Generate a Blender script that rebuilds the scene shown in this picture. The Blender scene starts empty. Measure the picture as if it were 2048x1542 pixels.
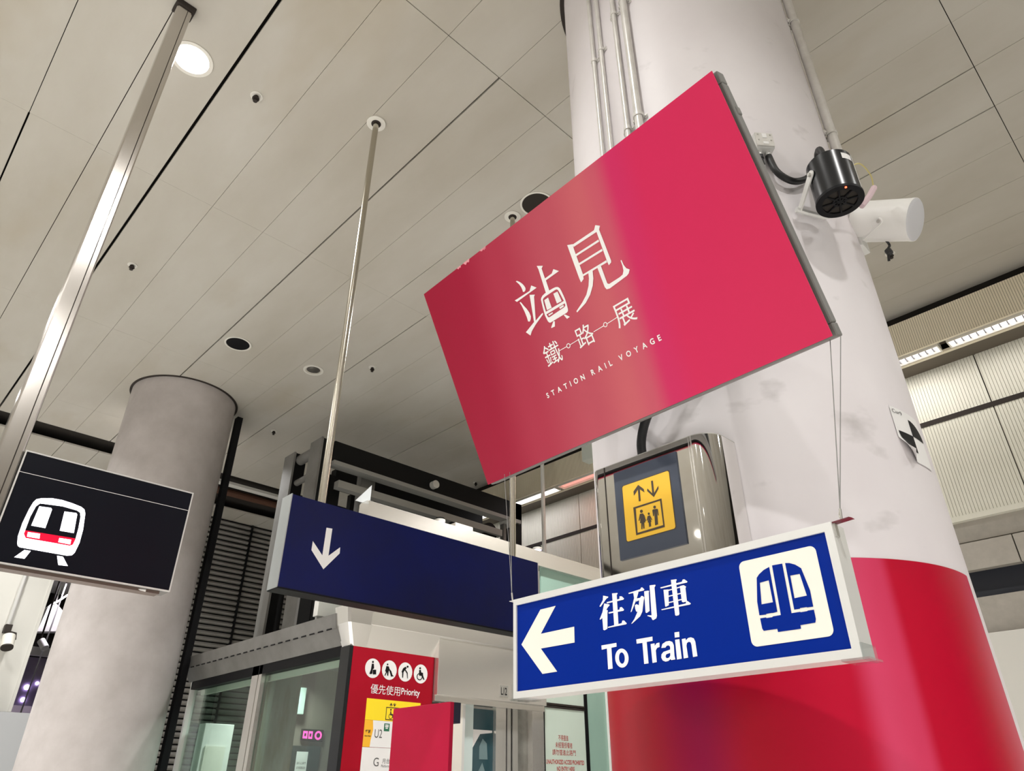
import bpy, bmesh, math, random
from mathutils import Vector, Matrix
from mathutils.geometry import tessellate_polygon

PI = math.pi
random.seed(7)
SC = bpy.context.scene
COL = SC.collection
R = math.radians

# ------------------------------------------------------------------ camera
# X runs to the right and away, Y to the left and away, Z up (metres)
cam_data = bpy.data.cameras.new('camera')
cam_data.sensor_width = 36.0
cam_data.lens = 1400.0 / 2048.0 * 36.0
cam_data.clip_start = 0.05
cam = bpy.data.objects.new('camera', cam_data)
COL.objects.link(cam)
yaw, pitch = R(46.129), R(30.168)
fwd = Vector((math.cos(yaw) * math.cos(pitch), math.sin(yaw) * math.cos(pitch), math.sin(pitch)))
right = fwd.cross(Vector((0, 0, 1))).normalized()
up = right.cross(fwd)
cam.matrix_world = Matrix(((right.x, up.x, -fwd.x, 0), (right.y, up.y, -fwd.y, 0),
                           (right.z, up.z, -fwd.z, 1.6), (0, 0, 0, 1)))
SC.camera = cam

# ------------------------------------------------------------------ world, exposure
SC.view_settings.view_transform = 'Standard'
SC.view_settings.look = 'None'
SC.view_settings.gamma = 1.0
SC.view_settings.use_curve_mapping = False
SC.view_settings.exposure = -0.07
world = bpy.data.worlds.new('hall_ambient')
SC.world = world
world.use_nodes = True
world.node_tree.nodes['Background'].inputs[0].default_value = (1.0, 0.98, 0.95, 1)
world.node_tree.nodes['Background'].inputs[1].default_value = 0.35

CEIL = 5.0
LAMP_W = 46.0

# ------------------------------------------------------------------ materials
def lin(c):
    return tuple((x / 255 / 12.92 if x / 255 <= 0.04045 else ((x / 255 + 0.055) / 1.055) ** 2.4) for x in c)

def mat(name, rgb, rough=0.5, metal=0.0, emit=None, estr=0.0, spec=None, coat=0.0):
    m = bpy.data.materials.new(name)
    m.use_nodes = True
    b = m.node_tree.nodes['Principled BSDF']
    b.inputs['Base Color'].default_value = (*rgb, 1)
    b.inputs['Roughness'].default_value = rough
    b.inputs['Metallic'].default_value = metal
    if spec is not None:
        b.inputs['Specular IOR Level'].default_value = spec
    if coat:
        b.inputs['Coat Weight'].default_value = coat
        b.inputs['Coat Roughness'].default_value = 0.12
    if emit:
        b.inputs['Emission Color'].default_value = (*emit, 1)
        b.inputs['Emission Strength'].default_value = estr
    return m

def mottle(m, rgb_a, rgb_b, scale, lo=0.35, hi=0.7, detail=6, stretch=(1, 1, 1), bump=0.0, second=None):
    """uneven colour from noise in object space, for worn or stained surfaces"""
    nt = m.node_tree
    b = nt.nodes['Principled BSDF']
    tc = nt.nodes.new('ShaderNodeTexCoord')
    mp = nt.nodes.new('ShaderNodeMapping')
    mp.inputs['Scale'].default_value = stretch
    nt.links.new(tc.outputs['Object'], mp.inputs[0])
    n = nt.nodes.new('ShaderNodeTexNoise')
    n.inputs['Scale'].default_value = scale
    n.inputs['Detail'].default_value = detail
    n.inputs['Roughness'].default_value = 0.6
    nt.links.new(mp.outputs[0], n.inputs['Vector'])
    r = nt.nodes.new('ShaderNodeValToRGB')
    r.color_ramp.elements[0].position = lo
    r.color_ramp.elements[1].position = hi
    r.color_ramp.elements[0].color = (*rgb_a, 1)
    r.color_ramp.elements[1].color = (*rgb_b, 1)
    nt.links.new(n.outputs['Fac'], r.inputs[0])
    out = r.outputs[0]
    if second:
        col, sc2, lo2, hi2, st2 = second
        mp2 = nt.nodes.new('ShaderNodeMapping')
        mp2.inputs['Scale'].default_value = st2
        nt.links.new(tc.outputs['Object'], mp2.inputs[0])
        n2 = nt.nodes.new('ShaderNodeTexNoise')
        n2.inputs['Scale'].default_value = sc2
        n2.inputs['Detail'].default_value = 4
        nt.links.new(mp2.outputs[0], n2.inputs['Vector'])
        mr = nt.nodes.new('ShaderNodeMapRange')
        mr.inputs[1].default_value = lo2
        mr.inputs[2].default_value = hi2
        nt.links.new(n2.outputs['Fac'], mr.inputs[0])
        mx = nt.nodes.new('ShaderNodeMix')
        mx.data_type = 'RGBA'
        nt.links.new(mr.outputs[0], mx.inputs[0])
        nt.links.new(out, mx.inputs[6])
        mx.inputs[7].default_value = (*col, 1)
        out = mx.outputs[2]
    nt.links.new(out, b.inputs['Base Color'])
    if bump:
        bp = nt.nodes.new('ShaderNodeBump')
        bp.inputs['Strength'].default_value = bump
        bp.inputs['Distance'].default_value = 0.01
        nt.links.new(n.outputs['Fac'], bp.inputs['Height'])
        nt.links.new(bp.outputs[0], b.inputs['Normal'])
    return m

def brushed(m, lo, hi, scale, stretch):
    """fine drawn grain in the roughness of a metal"""
    nt = m.node_tree
    b = nt.nodes['Principled BSDF']
    tc = nt.nodes.new('ShaderNodeTexCoord')
    mp = nt.nodes.new('ShaderNodeMapping')
    mp.inputs['Scale'].default_value = stretch
    n = nt.nodes.new('ShaderNodeTexNoise')
    n.inputs['Scale'].default_value = scale
    mr = nt.nodes.new('ShaderNodeMapRange')
    mr.inputs[3].default_value = lo
    mr.inputs[4].default_value = hi
    nt.links.new(tc.outputs['Object'], mp.inputs[0])
    nt.links.new(mp.outputs[0], n.inputs['Vector'])
    nt.links.new(n.outputs['Fac'], mr.inputs[0])
    nt.links.new(mr.outputs[0], b.inputs['Roughness'])
    return m

def drawn(m, amount, rot=0.0):
    """grain drawn around the upright axis: highlights stretch up and down"""
    nt = m.node_tree
    b = nt.nodes['Principled BSDF']
    b.inputs['Anisotropic'].default_value = amount
    b.inputs['Anisotropic Rotation'].default_value = rot
    tg = nt.nodes.new('ShaderNodeTangent')
    tg.direction_type = 'RADIAL'
    tg.axis = 'Z'
    nt.links.new(tg.outputs[0], b.inputs['Tangent'])
    return m

def glass(name, tint, gloss=0.9):
    m = bpy.data.materials.new(name)
    m.use_nodes = True
    nt = m.node_tree
    nt.nodes.clear()
    o = nt.nodes.new('ShaderNodeOutputMaterial')
    t = nt.nodes.new('ShaderNodeBsdfTransparent')
    t.inputs[0].default_value = (*tint, 1)
    g = nt.nodes.new('ShaderNodeBsdfGlossy')
    g.inputs['Roughness'].default_value = 0.02
    g.inputs[0].default_value = (gloss, gloss, gloss, 1)
    f = nt.nodes.new('ShaderNodeLayerWeight')
    pw = nt.nodes.new('ShaderNodeMath')
    pw.operation = 'POWER'
    pw.inputs[1].default_value = 4.0
    ma = nt.nodes.new('ShaderNodeMath')
    ma.operation = 'MULTIPLY_ADD'
    ma.inputs[1].default_value = .75
    ma.inputs[2].default_value = .05
    nt.links.new(f.outputs['Facing'], pw.inputs[0])
    nt.links.new(pw.outputs[0], ma.inputs[0])
    mx = nt.nodes.new('ShaderNodeMixShader')
    nt.links.new(ma.outputs[0], mx.inputs[0])
    nt.links.new(t.outputs[0], mx.inputs[1])
    nt.links.new(g.outputs[0], mx.inputs[2])
    nt.links.new(mx.outputs[0], o.inputs[0])
    return m

M = {}
M['ceiling'] = mottle(mat('ceiling_panel', (.6, .57, .5), .8), (.425, .395, .335), (.52, .50, .45), 0.9, .3, .7,
                      stretch=(1.6, .55, 1), second=((.41, .365, .285), 1.4, .58, .82, (1.2, .5, 1)))
M['void'] = mat('dark_ceiling_void', (.02, .016, .012), .9)
M['paint'] = mottle(mat('column_paint', (.7, .66, .66), .5), (.735, .69, .71), (.80, .765, .78), 1.6, .35, .65,
                    stretch=(1, 1, .8), second=((.50, .47, .47), 5.5, .65, .82, (1, 1, 1.6)))
M['paint_far'] = mottle(mat('column_paint_dimmed', (.58, .53, .5), .7), (.42, .385, .37), (.575, .535, .525), 2.2, .32, .66, bump=.25)  # same column paint, darkened for the dimmer light there, plus mottling
M['floor'] = mottle(mat('floor_granite', (.80, .785, .75), .3), (.76, .745, .71), (.84, .82, .79), 30, .35, .65)
M['pale_wall'] = mat('pale_wall_paint', (.70, .69, .64), .6)
M['hall_wall'] = mottle(mat('hall_wall_stone', (.6, .58, .54), .5), (.52, .5, .46), (.62, .6, .56), 2, .3, .7)
M['rib'] = mottle(mat('ribbed_panel', (.80, .72, .56), .55), (.76, .68, .52), (.84, .77, .61), 1.2, .3, .7)
M['rib_groove'] = mat('ribbed_groove', (.30, .27, .2), .8)
M['rib_low'] = mottle(mat('ribbed_panel_lower', (.74, .73, .66), .5), (.74, .73, .63), (.82, .81, .72), 1.0, .3, .7)
M['stone'] = mottle(mat('stone_band', (.42, .39, .34), .7), (.38, .355, .31), (.45, .42, .37), 14, .3, .7)
M['dark_metal'] = mat('dark_bronze', (.035, .028, .024), .6, 0, spec=.2)
M['soffit'] = mat('soffit_bronze', (.12, .10, .075), .55, .2)
M['black'] = mat('black_plastic', (.008, .008, .009), .5, spec=.12)
M['black_gloss'] = mat('black_enamel', (.010, .011, .013), .25, spec=.4)
M['rubber'] = mat('black_rubber', (.01, .01, .011), .5)
M['steel_grey'] = mottle(mat('grey_steel_paint', (.16, .155, .15), .5), (.14, .135, .125), (.20, .195, .185), 4, .3, .7)
M['dark_steel'] = mat('dark_steel_paint', (.010, .010, .010), .6, spec=.12)
M['alu'] = mat('painted_aluminium', (.72, .72, .70), .35, .25)
M['alu_side'] = mat('mill_aluminium', (.55, .54, .50), .4, .6)
M['steel'] = drawn(mat('brushed_stainless', (.86, .84, .80), .24, .8), .8)
M['steel_pole'] = mat('polished_pole', (.60, .57, .54), .2, 1.0)
M['rod'] = mat('dull_rod', (.50, .47, .40), .22, 1.0)
M['chrome'] = mat('mirror_chrome', (.86, .85, .83), .045, 1.0)
M['conduit'] = mottle(mat('conduit_paint', (.68, .66, .62), .35, .15), (.58, .56, .52), (.72, .70, .67), 9, .3, .6)
M['white'] = mat('white_paint', (.82, .81, .78), .4)
M['cream'] = mat('cream_vinyl', (.80, .77, .69), .35)
M['white_print'] = mat('white_print', (.84, .83, .82), .5)
M['blue'] = mat('royal_blue_acrylic', lin((0, 36, 132)), .3, spec=.15)
M['navy'] = mottle(mat('navy_sign_face', lin((10, 18, 74)), .35, spec=.2), lin((0, 14, 84)), lin((14, 18, 58)), .9, .35, .65)
M['navy_matte'] = mat('navy_vinyl', lin((22, 22, 50)), .5)
M['slate'] = mat('slate_blue_vinyl', lin((58, 66, 82)), .45)
M['yellow'] = mat('yellow_vinyl', lin((240, 190, 50)), .4)
M['yellow_bright'] = mat('lemon_vinyl', lin((252, 222, 40)), .4)
M['orange'] = mat('orange_vinyl', lin((248, 186, 50)), .4)
M['dark_print'] = mat('dark_brown_print', lin((66, 52, 36)), .5)
M['grey_print'] = mat('grey_print', lin((85, 85, 85)), .5)
M['red_panel'] = mottle(mat('red_panel', lin((160, 4, 30)), .5, spec=.2), lin((154, 2, 26)), lin((168, 6, 36)), 3, .3, .7)
M['red_board'] = mottle(mat('crimson_board', lin((168, 10, 50)), .5, spec=.2), lin((162, 8, 46)), lin((174, 14, 56)), 3, .3, .7)
M['red_print'] = mat('red_print', lin((190, 70, 70)), .5)
M['frosted'] = mottle(mat('frosted_film', (.64, .76, .66), .3), (.61, .74, .64), (.67, .78, .69), 1, .3, .7)
M['teal_glass'] = mat('back_painted_teal_glass', (.34, .52, .44), .12)
M['glass'] = glass('green_tinted_glass', (.80, .89, .85))
M['flange'] = mat('flange_grey', (.30, .295, .275), .5)
M['strand'] = mat('steel_wire', (.22, .22, .21), .45, .4)
M['dark_glass'] = mat('dark_door_glass', (.03, .075, .09), .08)
M['louvre'] = mottle(mat('shutter_slat', (.26, .25, .225), .5, .2), (.22, .21, .19), (.29, .28, .255), 3, .3, .7)
M['lamp'] = mat('lamp_lens', (1, 1, 1), .3, emit=(1, .97, .9), estr=9)
M['lamp_ring'] = mat('lamp_trim', (.72, .70, .64), .4)
M['tube_white'] = mat('tube_light', (1, 1, 1), .3, emit=(1, .96, 1.0), estr=2.6)
M['tube_red'] = mat('tube_light_red', (.9, .5, .45), .3, emit=(1, .36, .30), estr=.8)
M['blade'] = mat('louvre_blade', (.30, .29, .29), .5)
M['rib_groove_low'] = mat('ribbed_groove_lower', (.46, .44, .36), .8)
M['cap_alu'] = mat('grey_end_cap', (.36, .38, .38), .35, .3)
M['led_white'] = mat('led_white', (1, 1, 1), .3, emit=(.93, .94, 1), estr=3.2)
M['led_red'] = mat('led_red', (.5, 0, .02), .3, emit=(.72, 0, .03), estr=1.0)
M['led_pink'] = mat('led_pink', (.8, .1, .4), .3, emit=(1, .06, .38), estr=2.2)
M['led_dot'] = mat('led_dot', (1, .1, .05), .3, emit=(1, .08, .03), estr=6)
M['purple_lamp'] = mat('purple_lamp', (.8, .7, 1), .3, emit=(.75, .6, 1), estr=9)
M['screen'] = mat('display_glass', (.006, .007, .012), .3, spec=.16)
M['bracket'] = mat('maroon_bracket', lin((92, 28, 40)), .4)
M['brown_pipe'] = mat('rusty_brown_pipe', (.085, .035, .018), .7)
M['green_print'] = mat('green_print', lin((40, 110, 80)), .5)
M['grille'] = mat('speaker_grille', (.55, .55, .57), .6)
M['clear'] = glass('clear_acrylic', (.93, .95, .95))

def gradient_mat(name, stops, axis, rough, coat):
    """printed colour sweep: ramp along a direction of the sheet itself"""
    m = mat(name, (1, 1, 1), rough, coat=coat)
    nt = m.node_tree
    b = nt.nodes['Principled BSDF']
    tc = nt.nodes.new('ShaderNodeTexCoord')
    dp = nt.nodes.new('ShaderNodeVectorMath')
    dp.operation = 'DOT_PRODUCT'
    dp.inputs[1].default_value = axis
    nt.links.new(tc.outputs['Object'], dp.inputs[0])
    mr = nt.nodes.new('ShaderNodeMapRange')
    mr.inputs[1].default_value = stops[0][0]
    mr.inputs[2].default_value = stops[-1][0]
    nt.links.new(dp.outputs['Value'], mr.inputs[0])
    r = nt.nodes.new('ShaderNodeValToRGB')
    r.color_ramp.interpolation = 'EASE'
    lo, hi = stops[0][0], stops[-1][0]
    while len(r.color_ramp.elements) < len(stops):
        r.color_ramp.elements.new(0.5)
    for e, (p, c) in zip(r.color_ramp.elements, stops):
        e.position = (p - lo) / (hi - lo)
    for e, (p, c) in zip(r.color_ramp.elements, stops):
        e.color = (*lin(c), 1)
    nt.links.new(mr.outputs[0], r.inputs[0])
    nt.links.new(r.outputs[0], b.inputs['Base Color'])
    return m

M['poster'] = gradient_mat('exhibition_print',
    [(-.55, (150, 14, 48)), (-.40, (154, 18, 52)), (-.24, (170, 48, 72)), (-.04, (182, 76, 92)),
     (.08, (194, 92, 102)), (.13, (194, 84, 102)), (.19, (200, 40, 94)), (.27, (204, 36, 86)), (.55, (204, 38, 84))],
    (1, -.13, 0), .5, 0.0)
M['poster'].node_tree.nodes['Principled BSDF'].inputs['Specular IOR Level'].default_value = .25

# ------------------------------------------------------------------ mesh helpers
class MB:
    """collects shapes given in world coordinates (or in the frame T)"""
    def __init__(s, T=None):
        s.v, s.f, s.T, s.mi, s.cur = [], [], T, [], 0
    def add(s, vs, fs):
        b = len(s.v)
        for p in vs:
            p = Vector(p)
            s.v.append(s.T @ p if s.T else p)
        for f in fs:
            s.f.append(tuple(b + i for i in f))
            s.mi.append(s.cur)
        return s
    def box(s, x0, x1, y0, y1, z0, z1):
        v = [(x, y, z) for z in (z0, z1) for y in (y0, y1) for x in (x0, x1)]
        return s.add(v, [(0, 2, 3, 1), (4, 5, 7, 6), (0, 1, 5, 4), (2, 6, 7, 3), (0, 4, 6, 2), (1, 3, 7, 5)])
    def bbox(s, x0, x1, y0, y1, z0, z1, c=.004):
        """box with all edges bevelled by c"""
        bm = bmesh.new()
        bmesh.ops.create_cube(bm, size=1)
        for q in bm.verts:
            q.co = Vector(((x0 + x1) / 2 + q.co.x * (x1 - x0), (y0 + y1) / 2 + q.co.y * (y1 - y0), (z0 + z1) / 2 + q.co.z * (z1 - z0)))
        bmesh.ops.bevel(bm, geom=bm.edges[:], offset=c, segments=2, affect='EDGES', profile=.5)
        bm.verts.index_update()
        vs = [q.co.copy() for q in bm.verts]
        fs = [[q.index for q in f.verts] for f in bm.faces]
        bm.free()
        return s.add(vs, fs)
    def prism(s, poly, w0, w1, fn):
        """poly: 2D outline; fn(a, b, w) -> point"""
        n = len(poly)
        vs = [fn(a, b, w0) for a, b in poly] + [fn(a, b, w1) for a, b in poly]
        fs = [tuple(range(n))[::-1], tuple(range(n, 2 * n))]
        fs += [(i, (i + 1) % n, n + (i + 1) % n, n + i) for i in range(n)]
        return s.add(vs, fs)
    def cyl(s, p0, p1, r0, r1=None, n=24, caps=True):
        p0, p1 = Vector(p0), Vector(p1)
        r1 = r0 if r1 is None else r1
        d = (p1 - p0).normalized()
        a = d.orthogonal().normalized()
        b = d.cross(a)
        vs = []
        for p, r in ((p0, r0), (p1, r1)):
            vs += [p + (a * math.cos(2 * PI * i / n) + b * math.sin(2 * PI * i / n)) * r for i in range(n)]
        fs = [(i, (i + 1) % n, n + (i + 1) % n, n + i) for i in range(n)]
        if caps:
            fs += [tuple(range(n))[::-1], tuple(range(n, 2 * n))]
        return s.add(vs, fs)
    def ring(s, c, d, ri, ro, h, n=32):
        """flat washer of height h along d"""
        c, d = Vector(c), Vector(d).normalized()
        a = d.orthogonal().normalized()
        b = d.cross(a)
        vs = []
        for r, o in ((ri, 0), (ro, 0), (ro, h), (ri, h)):
            vs += [c + d * o + (a * math.cos(2 * PI * i / n) + b * math.sin(2 * PI * i / n)) * r for i in range(n)]
        fs = []
        for k in range(4):
            q = (k + 1) % 4
            fs += [(k * n + i, k * n + (i + 1) % n, q * n + (i + 1) % n, q * n + i) for i in range(n)]
        return s.add(vs, fs)
    def tube(s, pts, r, n=12):
        pts = [Vector(p) for p in pts]
        m = len(pts)
        vs, prev = [], None
        for k, p in enumerate(pts):
            d = (pts[min(k + 1, m - 1)] - pts[max(k - 1, 0)]).normalized()
            a = d.orthogonal().normalized() if prev is None else (prev - d * prev.dot(d)).normalized()
            prev = a
            b = d.cross(a)
            vs += [p + (a * math.cos(2 * PI * i / n) + b * math.sin(2 * PI * i / n)) * r for i in range(n)]
        fs = [(k * n + i, k * n + (i + 1) % n, (k + 1) * n + (i + 1) % n, (k + 1) * n + i) for k in range(m - 1) for i in range(n)]
        fs += [tuple(range(n))[::-1], tuple(range((m - 1) * n, m * n))]
        return s.add(vs, fs)
    def decal(s, shapes, w):
        """flat printed shapes [outline, hole, ...] at height w over a face"""
        for k, sh in enumerate(shapes):
            w += 1.5e-5
            loops = [[Vector((a, b, 0)) for a, b in lp] for lp in sh]
            tris = tessellate_polygon(loops)
            flat = [p for lp in loops for p in lp]
            vs = [(p.x, p.y, w) for p in flat]
            fs = []
            for t in tris:
                a, b, c = (flat[i] for i in t)
                cr = (b - a).cross(c - a).z
                fs.append(tuple(t) if cr > 0 else tuple(t)[::-1])
            s.add(vs, fs)
        return s
    def text(s, body, x0, x1, y0, y1, w, bold=0.0, squeeze=1.0):
        """lettering fitted to the rectangle x0..x1, y0..y1 of the face"""
        cu = bpy.data.curves.new('lettering', 'FONT')
        cu.body = body
        cu.offset = bold
        ob = bpy.data.objects.new('lettering', cu)
        COL.objects.link(ob)
        dg = bpy.context.evaluated_depsgraph_get()
        me = bpy.data.meshes.new_from_object(ob.evaluated_get(dg))
        co = [q.co.copy() for q in me.vertices]
        fs = [tuple(p.vertices) for p in me.polygons]
        bpy.data.objects.remove(ob)
        bpy.data.curves.remove(cu)
        bpy.data.meshes.remove(me)
        ax, bx = min(c.x for c in co), max(c.x for c in co)
        ay, by = min(c.y for c in co), max(c.y for c in co)
        if x1 is None:                            # keep the letter's own proportions
            x1 = x0 + (bx - ax) / (by - ay) * (y1 - y0) * squeeze
        s.end = x1
        vs = [(x0 + (c.x - ax) / (bx - ax) * (x1 - x0), y0 + (c.y - ay) / (by - ay) * (y1 - y0), w) for c in co]
        return s.add(vs, fs)
    def build(s, name, mats, parent=None, smooth=False, weld=False):
        inv = WM.get(parent, Matrix()).inverted() if parent else Matrix()
        me = bpy.data.meshes.new(name)
        me.from_pydata([inv @ p for p in s.v], [], s.f)
        for q in (mats if isinstance(mats, (list, tuple)) else [mats]):
            me.materials.append(q)
        for p, i in zip(me.polygons, s.mi):
            p.material_index = i
        bm = bmesh.new()
        bm.from_mesh(me)
        if weld:
            bmesh.ops.remove_doubles(bm, verts=bm.verts[:], dist=1e-5)
        flat = all(abs(p.co.z - bm.verts[:][0].co.z) < 1e-6 for p in bm.verts[:])
        if not flat:
            bmesh.ops.recalc_face_normals(bm, faces=bm.faces[:])
        bm.to_mesh(me)
        bm.free()
        if smooth:
            for p in me.polygons:
                p.use_smooth = True
            try:
                me.set_sharp_from_angle(angle=R(35))
            except Exception:
                pass
        ob = bpy.data.objects.new(name, me)
        COL.objects.link(ob)
        if parent:
            ob.parent = parent
            WM[ob] = WM.get(parent, Matrix())
        return ob

WM = {}

def thing(name, label, cat, loc=(0, 0, 0), group=None, T=None):
    o = bpy.data.objects.new(name, None)
    COL.objects.link(o)
    o.empty_display_size = .1
    o.matrix_world = T if T else Matrix.Translation(Vector(loc))
    WM[o] = o.matrix_world.copy() if T is None else T.copy()
    if T is None:
        WM[o] = Matrix.Translation(Vector(loc))
    o['label'] = label
    o['category'] = cat
    if group:
        o['group'] = group
    return o

def tag(o, label, cat, group=None):
    o['label'] = label
    o['category'] = cat
    if group:
        o['group'] = group
    return o

def struct(o):
    o['kind'] = 'structure'
    return o

def copy_thing(root, delta, label, group=None):
    """a copy of a thing with copies of its parts and sub-parts"""
    c = root.copy()
    COL.objects.link(c)
    c.location = root.location + Vector(delta)
    c['label'] = label
    if group:
        c['group'] = group
    def rec(src, dst):
        for ch in src.children:
            d = ch.copy()
            COL.objects.link(d)
            d.parent = dst
            rec(ch, d)
    rec(root, c)
    return c

def frame(o, u, v):
    u, v = Vector(u).normalized(), Vector(v).normalized()
    w = u.cross(v)
    return Matrix(((u.x, v.x, w.x, o[0]), (u.y, v.y, w.y, o[1]), (u.z, v.z, w.z, o[2]), (0, 0, 0, 1)))

def rrect(x0, x1, y0, y1, r, n=6):
    o = []
    for cx, cy, a in ((x1 - r, y1 - r, 0), (x0 + r, y1 - r, 90), (x0 + r, y0 + r, 180), (x1 - r, y0 + r, 270)):
        o += [(cx + r * math.cos(R(a + 90 * i / n)), cy + r * math.sin(R(a + 90 * i / n))) for i in range(n + 1)]
    return o

def rect(x0, x1, y0, y1):
    return [(x0, y0), (x1, y0), (x1, y1), (x0, y1)]

def circ(cx, cy, r, n=24):
    return [(cx + r * math.cos(2 * PI * i / n), cy + r * math.sin(2 * PI * i / n)) for i in range(n)]

def hermite(P, n=8):
    P = [Vector(p) for p in P]
    o = []
    for i in range(len(P) - 1):
        a, b = P[i], P[i + 1]
        ta = (P[i + 1] - P[max(i - 1, 0)]) * .5
        tb = (P[min(i + 2, len(P) - 1)] - P[i]) * .5
        for k in range(n):
            s = k / n
            o.append(a * (2 * s**3 - 3 * s**2 + 1) + ta * (s**3 - 2 * s**2 + s) + b * (-2 * s**3 + 3 * s**2) + tb * (s**3 - s**2))
    o.append(P[-1])
    return o

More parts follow.
